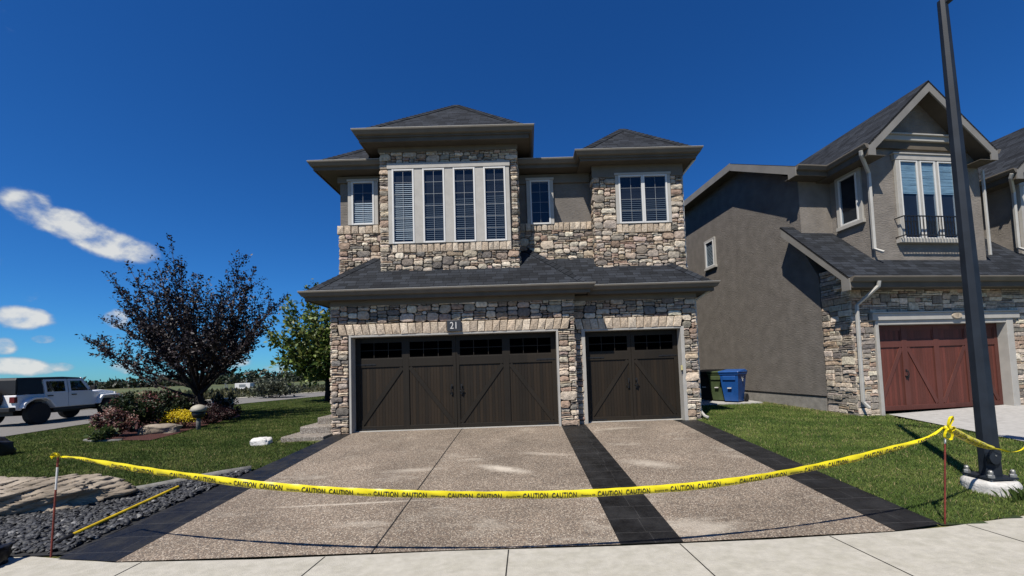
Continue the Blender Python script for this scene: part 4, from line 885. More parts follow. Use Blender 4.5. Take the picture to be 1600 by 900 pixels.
# lower skirt roof over the garages
NS = .94; GE = 3.30
def sk(v): return GE + NS * (v + .42)
r = MB(); roof_poly(r, [(-.42, -.42, GE), (9.6, -.42, GE), (9.6, 1.37, sk(1.37)), (.0, 1.37, sk(1.37)), (0, 1.62, sk(1.62)), (-.42, 1.62, sk(1.62))], (1, 0, 0), .05); ro = r.build('roof', 'shingle', NH)
g = MB(); sweep(g, [(-.40, -.42, GE), (9.6, -.42, GE)], GUT); g.build('gutter', 'gutter', ro)
f = MB(); f.prism([(-.42, -.42, GE - .03), (-.42, -.42, GE - .3), (-.42, -.2, GE - .3), (-.42, -.2, GE - .02), (-.42, 1.62, sk(1.62) - .28), (-.42, 1.62, sk(1.62) - .06)], (.03, 0, 0)); f.build('fascia', 'rake', ro)
f = MB(); f.box(-.39, 9.5, -.41, -.39, GE - .24, GE - .02); f.build('fascia', 'fascia', ro)
f = MB(); f.box(-.39, 9.5, -.39, .05, GE - .225, GE - .21); f.prism([(-.39, 0, sk(0) - .12), (-.39, 1.6, sk(1.6) - .12), (0, 1.6, sk(1.6) - .12), (0, 0, sk(0) - .12)], (0, 0, .02)); f.build('soffit', 'soffit', ro)
# roof of the main body
r = MB(); pr = [(.95, 6.66), (3.7, 8.15), (11.8, 8.2)]
roof_poly(r, [(-.42, .95, 6.66), (5.5, .95, 6.66), (5.5, 3.7, 8.15), (-.42, 3.7, 8.15)], (1, 0, 0), .05); roof_poly(r, [(-.42, 3.7, 8.15), (9.8, 3.7, 8.15), (9.8, 11.8, 8.2), (-.42, 11.8, 8.2)], (1, 0, 0), .05); ro = r.build('roof', 'shingle', NH)
f = MB(); f.prism([(-.43, .93, 6.64), (-.43, 3.7, 8.13), (-.43, 3.7, 7.9), (-.43, 1.2, 6.55), (-.43, 1.2, 6.4), (-.43, .93, 6.4)], (.03, 0, 0)); f.box(-.43, -.40, 3.7, 11.8, 7.92, 8.16); f.build('fascia', 'rake', ro)
f = MB(); f.prism([(-.4, 1.2, 6.6), (0.02, 1.2, 6.6), (0.02, 3.7, 7.96), (-.4, 3.7, 7.96)], (0, 0, .02)); f.box(-.4, .02, 3.7, 11.8, 7.955, 7.975); f.build('soffit', 'soffit', ro)
g = MB(); sweep(g, [(-.4, .95, 6.66), (.6, .95, 6.66)], GUT); g.build('gutter', 'gutter', ro); f = MB(); f.box(-.4, 1, .96, .99, 6.42, 6.64); f.build('fascia', 'fascia', ro)
f = MB(); f.box(-.4, .98, .99, 1.36, 6.43, 6.445); f.build('soffit', 'soffit', ro)
# two gabled wings
def gable(uL, uR, uc, ze, za, vf, vb):
    r = MB(); t = .05
    roof_poly(r, [(uL, vf, ze), (uc, vf, za), (uc, vb, za), (uL, vb, ze)], (0, 1, 0), t); roof_poly(r, [(uR, vf, ze), (uc, vf, za), (uc, vb, za), (uR, vb, ze)], (0, 1, 0), t)
    ro = r.build('roof', 'shingle', NH); sL = (za - ze) / (uc - uL)
    for a in (uL, uR): f = MB(); f.prism([(a, vf, ze - .03), (uc, vf, za - .05), (uc, vf, za - .29), (a + (.2 if a < uc else -.2), vf, ze + .2 * sL - .29), (a + (.2 if a < uc else -.2), vf, ze - .28), (a, vf, ze - .28)], (0, .03, 0)); f.build('fascia', 'rake', ro)
    s_ = MB()
    for a in (uL, uR): s_.prism([(a, vf + .03, ze - .1), (uc, vf + .03, za - .1), (uc, vf + .55, za - .1), (a, vf + .55, ze - .1)], (0, 0, -.02))
    for a, b in ((uL, uL + .5), (uR - .5, uR)): s_.box(a, b, vf + .03, vb, ze - .27, ze - .255)
    s_.build('soffit', 'soffit', ro)
    g = MB(); sweep(g, [(uL, vb, ze), (uL, vf, ze)], GUT); g.build('gutter', 'gutter', ro); g = MB(); sweep(g, [(uR, vf, ze), (uR, vb, ze)], GUT); g.build('gutter', 'gutter', ro)
    for a in (uL, uR - .02): f = MB(); f.box(a, a + .02, vf + .03, vb, ze - .26, ze - .02); f.build('fascia', 'fascia', ro)
gable(.56, 4.34, 2.44, 6.66, 8.40, -.25, 6); gable(5.42, 9.75, 7.58, 6.36, 8.25, .08, 6)
f = MB(); f.box(1.35, 3.9, .08, .2, 7.0, 7.13); f.box(1.3, 3.95, .03, .2, 7.131, 7.17); f.build('cornice', 'trim', NH, bevel=.005)
f = MB(); f.box(1.1, 4.2, .14, .2, 6.8, 6.99); f.build('frieze_board', 'fascia', NH)
# wing window with a little iron balcony
WW = (1.74, 3.62, 4.42, 6.52); t = MB(); d = .2
t.box(1.70, 3.66, d - .085, d, 6.50, 6.64); t.box(1.66, 3.70, d - .11, d, 6.641, 6.68); t.box(1.74, 1.85, d - .075, d, 4.42, 6.498); t.box(3.51, 3.62, d - .075, d, 4.42, 6.498); t.box(1.66, 3.70, d - .12, d, 4.31, 4.418)
us = [1.852, 2.383, 2.914, 3.508]
for k in (1, 2): t.box(us[k] + .012, us[k] + .085, d - .07, d, 4.421, 6.497)
t.build('window_trim', 'trim', NH, bevel=.006)
for a, c in ((1.852, 2.393), (3.001, 3.508), (2.47, 2.924)):
    w_ = window(NH, front(d - .001), a, c, 4.425, 6.49, 1, 1, None, 0, .035)
    bl = MB(); bl.add([(a + .035, d - .032, 5.62), (c - .035, d - .032, 5.62), (c - .035, d - .032, 6.45), (a + .035, d - .032, 6.45)], [(0, 1, 2, 3)])
    for k in range(5): z = 5.66 + k * .19; bl.box(a + .036, c - .036, d - .037, d - .033, z, z + .012)
    bl.build('blind', M('roman_blind', (.42, .56, .6), .8, .3, 9, st=(.4, 1, 3)), w_)
bal = MB(); bal.bar((1.66, d - .24, 4.95), (3.66, d - .24, 4.95), .03, .025); bal.bar((1.66, d - .24, 4.46), (3.66, d - .24, 4.46), .025, .025)
for k in range(23): u_ = 1.67 + k * .0904; bal.bar((u_, d - .24, 4.46), (u_, d - .24, 4.95), .014, .014, (1, 0, 0))
for u_ in (1.66, 3.66): bal.bar((u_, d - .24, 4.95), (u_, d, 4.95), .025, .025); bal.bar((u_, d - .24, 4.46), (u_, d, 4.46), .025, .025)
bal.build('balcony_rail', 'iron', NH)
# side window of the wing, bathroom window on the long wall
tl = sideL(.98)
def trim_side(to, s0, s1, z0, z1, wd=.1, sill=.1):
    t = MB(); solid(t, to, s0 - wd, s0, z0, z1, 0, .06); solid(t, to, s1, s1 + wd, z0, z1, 0, .06); solid(t, to, s0 - wd, s1 + wd, z1 + .001, z1 + wd, 0, .065); solid(t, to, s0 - wd - .03, s1 + wd + .03, z0 - sill, z0 - .001, 0, .085)
    t.build('window_trim', 'trim', NH, bevel=.006)
trim_side(tl, -1.02, -.47, 5.02, 6.32); window(NH, tl, -1.02, -.47, 5.02, 6.32, 1, 1, None, 0, .045)
tb = sideL(0); trim_side(tb, -6.05, -5.5, 5.12, 6.12, .08, .09); window(NH, tb, -6.05, -5.5, 5.12, 6.12, 1, 1, (1, .0, .8), 71, .045)
tw = front(.5); t = MB(); solid(t, tw, 6.02, 6.13, 4.2, 6.05, 0, .07); solid(t, tw, 6.0, 8.2, 6.051, 6.16, 0, .08); solid(t, tw, 8.07, 8.18, 4.2, 6.05, 0, .07); solid(t, tw, 6.0, 8.2, 4.1, 4.199, 0, .09); t.build('window_trim', 'trim', NH); window(NH, tw, 6.131, 8.069, 4.2, 6.05, 3, 1, None, 0, .05)
# garage opening
t = MB(); t.box(.52, 4.84, -.06, .05, 2.31, 2.48); t.box(.5, 4.86, -.09, .05, 2.481, 2.515); t.build('door_header', 'trim', NH, bevel=.006)
t = MB(); t.box(GX0 - .09, GX0, -.03, .42, -.02, 2.309); t.box(GX1, GX1 + .2, -.03, .42, -.02, 2.309); t.box(GX0, GX1, -.02, .42, GZ1, 2.309); t.build('door_casing', 'trim', NH, bevel=.005)
garage_door(NH, front(.24), GX0, GX1, .06, GZ1, 4, 'red', 'redrail', False, 'udud', ((GX0 + .93, 1),), hinges=False, zr=(.74, .81))
downspout(NH, [(.48, -.12, 6.55), (.5, -.1, 6.45), (.92, .12, 6.1), (.93, .13, 4.15), (1.02, -.02, 4.02)])
downspout(NH, [(.3, -.48, GE - .1), (.3, -.46, GE - .22), (.06, -.1, GE - .62), (.05, -.09, .35), (.1, -.2, .2)])
downspout(NH, [(5.36, .15, 6.25), (5.38, .2, 6.15), (5.78, .42, 5.85), (5.79, .43, 4.3), (5.86, .3, 4.18)]); downspout(NH, [(4.40, .14, 6.3), (4.41, .14, 4.0)], .06)
pl = MB(); pc = (2.92, -.06, 2.395); k = 24
pl.add([(pc[0] + .15 * cos(2 * pi * i / k), -.064, pc[2] + .08 * sin(2 * pi * i / k)) for i in range(k)] + [(pc[0] + .14 * cos(2 * pi * i / k), -.09, pc[2] + .072 * sin(2 * pi * i / k)) for i in range(k)], [(i, (i + 1) % k, k + (i + 1) % k, k + i) for i in range(k)] + [tuple(range(k, 2 * k))])
def nworld(u_, v_, z): return (NO[0] + u_ * cos(RHO) - v_ * sin(RHO), NO[1] + u_ * sin(RHO) + v_ * cos(RHO), z)
pq = thing('house_number_plaque', 'oval tan plaque reading 17 on the white header over the red door', 'house number', nworld(*pc), RHO)
pl.v = [(x - pc[0], y - pc[1], z - pc[2]) for x, y, z in pl.v]; pl.build('plate', 'plaque', pq)
vs, fs = text_geo('17', .1, .001, .9); mb = MB(); mb.add([(x, -.0315, y) for x, y in vs], fs); mb.build('lettering', 'iron', pq)

# ------------------------------------------------------------------ street lamp
LX, LYY, LZ = 5.875, -4.62, zt(5.8, -4.62)
L = thing('street_lamp', 'tall dark octagonal steel lamp post bolted to a round concrete footing', 'street lamp', (LX, LYY, LZ))
m = MB(); m.lathe((0, 0, 0), [(.27, -.3), (.27, .09), (.24, .135), (.02, .14)], 28); m.build('footing', 'lampbase', L, smooth=False, bevel=.015)
m = MB(); m.box(-.175, .175, -.175, .175, .155, .18); m.build('base_plate', 'lamp', L, bevel=.004)
for a, c in ((-.14, -.14), (.14, -.14), (.14, .14), (-.14, .14)):
    m = MB(); m.lathe((a, c, .1), [(.018, 0), (.018, .17), (.012, .175)], 8); m.lathe((a, c, .181), [(.036, 0), (.036, .03), (.03, .04)], 6); m.lathe((a, c, .222), [(.024, 0), (.026, .035), (.012, .05)], 10); m.build('bolt', 'galv', L)
m = MB(); hs_ = [.18, 2, 4, 6.55]; m.tube([(.02 - .0125 * h, 0, h) for h in hs_], [.110 - .0083 * h for h in hs_], 8, rot=pi / 8); m.build('pole', 'lamp', L)
m = MB(); k = 20; cx, cz = -.05, .45
m.add([(cx + .085 * cos(2 * pi * i / k) * (1 if abs(cos(2 * pi * i / k)) < .8 else .92), -.085, cz + .12 * sin(2 * pi * i / k)) for i in range(k)] + [(cx + .078 * cos(2 * pi * i / k), -.135, cz + .11 * sin(2 * pi * i / k)) for i in range(k)], [(i, (i + 1) % k, k + (i + 1) % k, k + i) for i in range(k)] + [tuple(range(k, 2 * k))]); m.build('hand_hole_cover', 'lamp', L)
m = MB(); m.lathe((cx, -.14, cz), [(.008, -.004), (.008, .006)], 8, 'y'); m.build('screw', 'galv', L)
m = MB(); m.tube([(-.06, 0, 6.5), (.1, -.25, 6.62), (.5, -.95, 6.72), (.75, -1.5, 6.74)], [.05, .045, .04, .035], 8); m.build('arm', 'lamp', L)
m = MB(); m.bar((.7, -1.4, 6.72), (1.0, -2.0, 6.70), .3, .11); m.build('lamp_head', 'lamp', L, bevel=.03)

# ------------------------------------------------------------------ caution tape on two stakes
def stake(loc, top, label, bands):
    o = thing('marker_stake', label, 'stake', loc, 0, 'stakes holding the caution tape')
    v = Vector(top) - Vector(loc)
    for a, b_, mt, nm in bands:
        m = MB(); m.tube([v * a, v * b_], .0085, 8); m.build(nm, mt, o)
    return o
SLT = Vector((-4.98, -5.48, .66)); SLB = Vector((-5.05, -5.46, -.40)); SRT = Vector((4.43, -5.53, .63)); SRB = Vector((4.40, -5.47, -.42))
stake(SLB, SLT, 'thin red and white stake standing in the slate chips', [(0, .66, 'stakered', 'shaft'), (.66, .88, 'stakewhite', 'white_band'), (.88, 1.0, 'stakered', 'tip')])
stake(SRB, SRT, 'thin rust red stake standing in the lawn beside the lamp post', [(0, .84, 'stakered', 'shaft'), (.84, .90, 'stakewhite', 'white_band'), (.90, 1.02, 'stakered', 'tip')])
TP = thing('caution_tape', 'yellow caution tape slung across the foot of the driveway', 'caution tape', (0, 0, 0))
def catrom(P, k):
    out = []; P = [Vector(p) for p in P]
    for i in range(len(P) - 1):
        p0, p1, p2, p3 = P[max(i - 1, 0)], P[i], P[i + 1], P[min(i + 2, len(P) - 1)]
        for j in range(k):
            t = j / k; out.append(.5 * ((2 * p1) + (p2 - p0) * t + (2 * p0 - 5 * p1 + 4 * p2 - p3) * t * t + (3 * p1 - p0 - 3 * p2 + p3) * t ** 3))
    return out + [P[-1]]
def ribbon(ctrl, width, twist, name, sag_curl=.012, period=.7, start=.1, words=True, wid=None):
    """tape along a curve; twist(t) tilts the strip about its run; lettering is wrapped on the front face"""
    P = catrom(ctrl, 14); L_ = [0]
    for a, c in zip(P, P[1:]): L_.append(L_[-1] + (c - a).length)
    tot = L_[-1]
    def frame(l):
        i = max(0, min(len(L_) - 2, int(np.searchsorted(L_, l)) - 1)); t = (l - L_[i]) / max(1e-6, L_[i + 1] - L_[i]); p = P[i].lerp(P[i + 1], t)
        i0, i1 = max(0, i - 1), min(len(P) - 1, i + 2); d = (P[i1] - P[i0]).normalized(); n = Vector((d.y, -d.x, 0)).normalized(); up = n.cross(d) * -1
        up = d.cross(n) * -1
        if up.z < 0: up = -up
        a = twist(l / tot); u2 = up * cos(a) + n * sin(a); n2 = n * cos(a) - up * sin(a)
        return p, u2, n2, (wid(l / tot) if wid else width)
    m = MB(); N = int(tot / .02) + 2; vs = []
    def pt(l, h, off=0.):
        p, u_, n_, w_ = frame(l)
        h2 = h * w_; curl = sag_curl * (abs(h) * 2) ** 2.2 * (1.6 if h < 0 else 1)       # edges roll back a little
        rip = .006 * sin(l * 23 + h * 5) * .5
        return p + u_ * h2 + n_ * (off - curl + rip)
    hh = [-.5, -.43, -.36, -.28, -.2, -.1, 0, .1, .2, .28, .36, .43, .5]
    for i in range(N):
        for h in hh: vs.append(pt(tot * i / (N - 1), h))
    k = len(hh); m.add(vs, [(i * k + j, (i + 1) * k + j, (i + 1) * k + j + 1, i * k + j + 1) for i in range(N - 1) for j in range(k - 1)])
    m.build(name, 'tape', TP, smooth=True)
    if words:
        tx = MB(); c1 = text_geo('CAUTION', .080, .0012, .62, 1.08, 6); c2 = text_geo('Empire', .034, .0006, .95, 1, 2)
        l = start
        def put(geo, l, dy):
            vs, fs = geo
            if l < .12 or l > tot - .12: return
            tx.add([pt(l + x, (y + dy) / width, .005) for x, y in vs], fs)
        while l < tot:
            put(c1, l, -.008); put(c1, l + .27, -.008); put(c2, l + .475, -.012)
            q = l + .545
            if .12 < q < tot - .12:
                el_ = [(.016 * cos(2 * pi * i / 12), .009 * sin(2 * pi * i / 12)) for i in range(12)]; e2 = [(x * .5, y * .45) for x, y in el_]
                tx.add([pt(q + x, (y - .010) / width, .005) for x, y in el_ + e2], [(i, (i + 1) % 12, 12 + (i + 1) % 12, 12 + i) for i in range(12)])
            l += period
        tx.build('lettering', 'ink', TP)
def tapeY(X):
    t = (X + 4.98) / 9.41; return -5.5 - .52 * sin(pi * min(1, max(0, t))) ** .85
ctrl = [SLT - Vector((-.02, 0, .03))]
for px, py in ((118, 717), (160, 725), (220, 735), (300, 746), (400, 758), (500, 766.5), (600, 771.5), (700, 774), (800, 774.5), (900, 772.5), (1000, 767), (1100, 758.5), (1200, 745), (1300, 725.5), (1400, 701), (1450, 685)):
    Y = -5.6
    for _ in range(6): p = onY(px, py, Y); Y = tapeY(p[0])
    ctrl.append(onY(px, py, Y))
ctrl.append(SRT - Vector((.015, 0, -.0)))
def wid(t): return .077 * (min(1, .3 + t * 9) if t < .08 else min(1, .28 + (1 - t) * 9) if t > .92 else 1)
ribbon(ctrl, .082, lambda t: .12 + .13 * sin(t * 17) + .09 * sin(t * 41 + 1) + .5 * math.exp(-t * 25) - .35 * math.exp(-(1 - t) * 22), 'tape', wid=wid, start=.16)
LT = Vector((5.81, -4.77, .22))
mid = SRT.lerp(LT, .5) - Vector((0, 0, .02)); ribbon([SRT, SRT.lerp(LT, .2) - Vector((0, .02, .01)), mid, SRT.lerp(LT, .8) - Vector((0, 0, .015)), LT], .082, lambda t: .5 - .5 * t, 'tape', wid=lambda t: .082 * min(1, .35 + t * 4) * (1 if t < .7 else 1 - (t - .7) * 1.4), start=.22, sag_curl=.02)
tail = [LT + Vector((-.05, .0, .0)), LT + Vector((.06, -.03, -.02)), LT + Vector((.17, -.02, -.05)), LT + Vector((.27, -.04, -.03)), LT + Vector((.36, -.05, .03)), LT + Vector((.45, -.06, .01)), LT + Vector((.52, -.07, -.01))]
ribbon(tail, .03, lambda t: .6 + 1.5 * t, 'tape_tail', .0, words=False)
def loops(c, R, seed, name, k_=1., n=3):
    r = random.Random(seed); m = MB()
    for q in range(n):
        a0 = R[q][0]; ln, wd = R[q][1], .03 * k_
        dx, dz = cos(a0), sin(a0); pts = [Vector(c) + Vector((dx * ln * f + -dz * s_ * wd, -.012 * s_ - .02, dz * ln * f + dx * s_ * wd)) for f, s_ in ((0, 0), (.35, 1), (.8, 1.1), (1, .2), (.8, -.7), (.35, -.6), (0, 0))]
        pts = catrom(pts, 5); vs = []
        for i, p in enumerate(pts): o_ = Vector((r.uniform(-.004, .004), -.028 * k_, r.uniform(-.01, .01))); vs += [p, p + o_]
        m.add(vs, [(2 * i, 2 * i + 2, 2 * i + 3, 2 * i + 1) for i in range(len(pts) - 1)])
    m.lathe((c[0], c[1] - .01, c[2] - .022), [(.006, 0), (.02 * k_, .01), (.022 * k_, .03), (.006, .045)], 8)
    m.build(name, 'tape', TP, smooth=True)
loops(SRT, [(1.15, .13), (-1.75, .12), (-.5, .05)], 3, 'knot'); loops(SLT, [(2.7, .035), (.3, .04), (3.5, .03)], 4, 'knot', .55)

# ------------------------------------------------------------------ boulders, yellow bar, slate chips
def rock(name, c, size, seed, mat, label, cat='rock', strata=0., tilt=.25, nu=40, nv=22, rough=.18, rz=0, power=.55):
    V = []; F = []
    for j in range(nv + 1):
        ph = -pi / 2 + pi * j / nv
        for i in range(nu):
            th = 2 * pi * i / nu; sg = lambda v, p: math.copysign(abs(v) ** p, v)
            x, y, z = sg(cos(ph), power) * sg(cos(th), power), sg(cos(ph), power) * sg(sin(th), power), sg(sin(ph), power)
            q = Vector((x, y, z)) * 1.3 + Vector((seed * 3.7, seed, -seed)); n_ = mnoise.fractal(q, .9, 2.1, 5) * rough
            f = 1 + n_
            X, Y, Z = x * f * size[0], y * f * size[1], z * f * size[2]
            if strata:
                w_ = Z + tilt * X + .05 * mnoise.noise(Vector((X * 1.5, Y * 1.5, seed))); k = w_ / .085; fl = math.floor(k)
                st_ = (mnoise.noise(Vector((fl * 3.17, seed * 5, X * .9))) + .5 * mnoise.noise(Vector((X * 3, fl * 1.7, Y * 2)))) * strata; e = (k - fl); st_ -= strata * .7 * max(0, 1 - min(e, 1 - e) * 7)
                l = hypot(X, Y) + 1e-6; X += X / l * st_; Y += Y / l * st_; Z += st_ * .25
            V.append((X * cos(rz) - Y * sin(rz), X * sin(rz) + Y * cos(rz), Z))
    for j in range(nv):
        for i in range(nu): F.append((j * nu + i, j * nu + (i + 1) % nu, (j + 1) * nu + (i + 1) % nu, (j + 1) * nu + i))
    o = mesh_np(name, V, F, mat, smooth=False if strata else True); o.location = c; tag(o, label, cat); return o
rock('boulder', (-7.22, -3.98, -.20), (1.3, .44, .33), 2, 'sandstone', 'large layered sandstone slab lying on the slate chips', 'boulder', .07, -.34, 220, 90, .26, .1, .8)
c = gzl(246, 678); rock('boulder', (c[0], c[1] + .1, -.02), (.50, .25, .16), 5, 'sandstone', 'low sandstone block at the edge of the mulch below the yellow flowers', 'boulder', .03, .1, 70, 30, .15, .1, .5)
rock('white_rock', (-5.98, -.62, -.04), (.2, .14, .11), 8, 'whiterock', 'small white rock lying alone on the lawn', 'rock')
rock('white_rock', (-5.25, 2.2, .28), (.17, .13, .12), 9, 'whiterock', 'small white rock on the top step by the stone pillar', 'rock')
c = onZ(-22, 716, -.15); rock('dark_rock', (c[0], c[1], -.02), (.42, .3, .30), 11, 'iron', 'rounded black lump on the lawn at the edge of view behind the slab', 'rock', rough=.3)
c = onZ(-14, 888, -.40); rock('rubbish_bag', (c[0] - .09, c[1] + .03, -.31), (.15, .12, .12), 12, M('bag_film', (.012, .012, .013), .35, .2, 8), 'black rubbish bag on the sidewalk by the slate chips', 'bag', rough=.4)
yb = MB(); p, q = Vector(onZ(112, 836, -.31)), Vector(onZ(279, 760, -.19)); yb.tube([p, q], .019, 10)
yb_ = yb.build('yellow_bar', 'yellow', origin=p); tag(yb_, 'yellow rod with black ends lying on the slate chips', 'rod')
e = MB(); d = (q - p).normalized(); e.tube([-d * .16 + Vector((0, 0, -.01)), d * .005], .024, 10); e.build('end_cap', 'iron', yb_); e = MB(); e.tube([(q - p) - d * .01, (q - p) + d * .05], .022, 10); e.build('end_cap', 'iron', yb_)

rng = np.random.default_rng(7)
def scatter(P, dens, seed):
    r = np.random.default_rng(seed); P = np.array(P); a, b_ = P.min(0), P.max(0); n_ = int((b_ - a).prod() * dens)
    xy = r.uniform(a, b_, (n_, 2)); return xy[inpoly(xy[:, 0], xy[:, 1], P)]
ztv = np.vectorize(zt)
def chips(P, dens, label):
    xy = scatter(P, dens, 3); r = np.random.default_rng(4); n_ = len(xy); z = ztv(xy[:, 0], xy[:, 1])
    base = np.array([(cos(a) * (1 if s_ == 0 else .78), sin(a) * (1 if s_ == 0 else .78), s_ * 1.) for s_ in (0, 1) for a in np.arange(6) * pi / 3])
    V = np.repeat(base[None], n_, 0) * (1 + r.uniform(-.3, .3, (n_, 12, 1)) * np.array([1, 1, 0]))
    sz = r.uniform(.022, .048, (n_, 1)); V = V * np.stack([sz[:, 0], sz[:, 0] * r.uniform(.45, .9, n_), r.uniform(.01, .02, n_)], 1)[:, None]
    ax, ay, az_ = r.normal(0, .42, n_), r.normal(0, .42, n_), r.uniform(0, 6.28, n_)
    def rot(V, a, i, j):
        c_, s_ = np.cos(a)[:, None], np.sin(a)[:, None]; A = V[:, :, i].copy(); B = V[:, :, j].copy(); V[:, :, i] = A * c_ - B * s_; V[:, :, j] = A * s_ + B * c_
    rot(V, ax, 1, 2); rot(V, ay, 0, 2); rot(V, az_, 0, 1)
    V += np.stack([xy[:, 0], xy[:, 1], z + r.uniform(-.004, .03, n_)], 1)[:, None]
    f = [(k, (k + 1) % 6, 6 + (k + 1) % 6, 6 + k) for k in range(6)] + [(6, 7, 8, 9), (6, 9, 10, 11)]
    F = (np.array(f)[None] + (np.arange(n_) * 12)[:, None, None]).reshape(-1, 4)
    tone = r.choice(np.array([(.032, .034, .04), (.05, .053, .06), (.02, .022, .026), (.085, .088, .094), (.2, .2, .2)]), n_, p=[.4, .28, .2, .09, .03]) * r.uniform(.8, 1.3, (n_, 1))
    o = mesh_np('gravel', V.reshape(-1, 3), F, 'slate', np.repeat(tone * ALB, 12, 0)); tag(o, label, 'gravel', kind='stuff')
GV = [(-5.0, -5.36), (-4.82, -2.75), (-5.5, -3.18), (-5.9, -3.52), (-6.3, -3.78), (-7.3, -4.0), (-9.5, -4.2), (-9.6, -5.3), (-8, -5.36), (-6.2, -5.4)]
chips(GV, 1150, 'dark slate chips filling the bed beside the driveway')

# ------------------------------------------------------------------ grass
def grass(name, P, label, dmax, seed, tone=1., h=(.02, .045), far=14., keep=None):
    xy = scatter(P, dmax, seed); r = np.random.default_rng(seed + 1)
    D = np.hypot(xy[:, 0], xy[:, 1] + 9.9); k = r.uniform(size=len(xy)) < np.clip((5.2 / D) ** 1.6, .03, 1)
    if keep is not None: k &= keep(xy)
    xy = xy[k]; D = D[k]; n_ = len(xy); z = ztv(xy[:, 0], xy[:, 1])
    sc = np.clip(D / 7., 1, 2.0); H = r.uniform(*h, n_) * (.75 + .25 * sc); W = r.uniform(.002, .0037, n_) * sc * 1.1; a = r.uniform(0, 2 * pi, n_); le = r.normal(0, .6, n_); lb = r.uniform(0, 2 * pi, n_)
    cx, cy = np.cos(a) * W, np.sin(a) * W; tx, ty = np.cos(lb) * le * H, np.sin(lb) * le * H
    V = np.zeros((n_, 4, 3)); B = np.stack([xy[:, 0], xy[:, 1], z - .012], 1)
    V[:, 0] = B + np.stack([-cx, -cy, 0 * z], 1); V[:, 1] = B + np.stack([cx, cy, 0 * z], 1)
    V[:, 2] = B + np.stack([cx * .6 + tx * .45, cy * .6 + ty * .45, H * .6], 1); V[:, 3] = B + np.stack([tx, ty, H], 1)
    F = (np.array([(0, 1, 2), (0, 2, 3)])[None] + (np.arange(n_) * 4)[:, None, None]).reshape(-1, 3)
    pn = np.array([mnoise.fractal(Vector((x * .8, y * 1.7 + x * .4, seed)), 1, 2, 4) for x, y in xy]) if n_ < 400000 else 0
    pn2 = np.array([mnoise.noise(Vector((x * 3.1, y * 3.1, seed + 9))) for x, y in xy])
    g0 = np.array((.034, .056, .012)); g1 = np.array((.088, .108, .028)); br = np.array((.17, .14, .07))
    t = np.clip(.36 + pn * .75 + pn2 * .25 + r.normal(0, .2, n_), 0, 1)[:, None]; c_ = g0 * (1 - t) + g1 * t
    dry = (r.uniform(size=n_) < np.clip(.04 + pn2 * .09 + .09 * np.clip(pn, 0, 1) + .45 * np.clip(1 - np.abs(xy[:, 0] - 8.1 + .12 * xy[:, 1]) / .7, 0, 1) * (xy[:, 1] > .1), .01, .6))[:, None]; c_ = np.where(dry, br, c_) * r.uniform(.75, 1.25, (n_, 1)) * tone
    o = mesh_np(name, V.reshape(-1, 3), F, 'grass', np.repeat(c_ * ALB, 4, 0)); tag(o, label, 'grass', kind='stuff'); return o
grass('grass', LAWN_R, 'short green blades of the lawn between the two houses', 11000, 21, 2.7)
grass('grass', LAWN_L, 'short green blades of the lawn around the planted bed', 11000, 31, 2.0, keep=lambda xy: ~inpoly(xy[:, 0], xy[:, 1], np.array(BED)))
# a few longer tufts at the lamp footing and the lawn edges
def tuft(name, c, n_, h, spread, seed, label):
    r = random.Random(seed); m = MB()
    for _ in range(n_):
        a, l = r.uniform(0, 6.28), r.uniform(.5, 1) * h; x, y = c[0] + r.gauss(0, spread), c[1] + r.gauss(0, spread * .6); b_ = r.uniform(.2, .9) * l; w_ = .006
        z = zt(x, y) - .01; p = [(x - w_, y, z), (x + w_, y, z), (x + w_ * .8 + cos(a) * b_ * .35, y + sin(a) * b_ * .35, z + l * .65), (x + cos(a) * b_, y + sin(a) * b_, z + l)]
        k = r.uniform(.7, 1.2); m.add(p, [(0, 1, 2), (0, 2, 3)], (.04 * k, .065 * k, .015 * k))
    o = m.build(name, 'grass', origin=(c[0], c[1], zt(*c))); tag(o, label, 'grass tuft')
tuft('grass_tuft', (5.86, -4.98), 60, .17, .08, 5, 'ragged tuft of long grass against the front of the lamp footing')

# ------------------------------------------------------------------ foliage
def leaves_mesh(name, C, N, U, size, cols, mat, parent, jag=.0):
    """folded diamond leaves: centre C, growth direction U, normal N, length size"""
    C, N, U = map(np.asarray, (C, N, U)); size = np.asarray(size)[:, None]; n_ = len(C)
    U = U / (np.linalg.norm(U, axis=1, keepdims=True) + 1e-9); X = np.cross(U, N); X /= np.linalg.norm(X, axis=1, keepdims=True) + 1e-9; Z = np.cross(X, U)
    V = np.zeros((n_, 4, 3)); V[:, 0] = C; V[:, 1] = C + U * size * .5 + X * size * .3 + Z * size * .1; V[:, 2] = C + U * size; V[:, 3] = C + U * size * .5 - X * size * .3 + Z * size * .1
    F = (np.array([(0, 1, 2), (0, 2, 3)])[None] + (np.arange(n_) * 4)[:, None, None]).reshape(-1, 3)
    return mesh_np(name, V.reshape(-1, 3), F, mat, np.repeat(np.asarray(cols) * ALB, 4, 0), parent)
def unit(v): return v / (np.linalg.norm(v) + 1e-9)

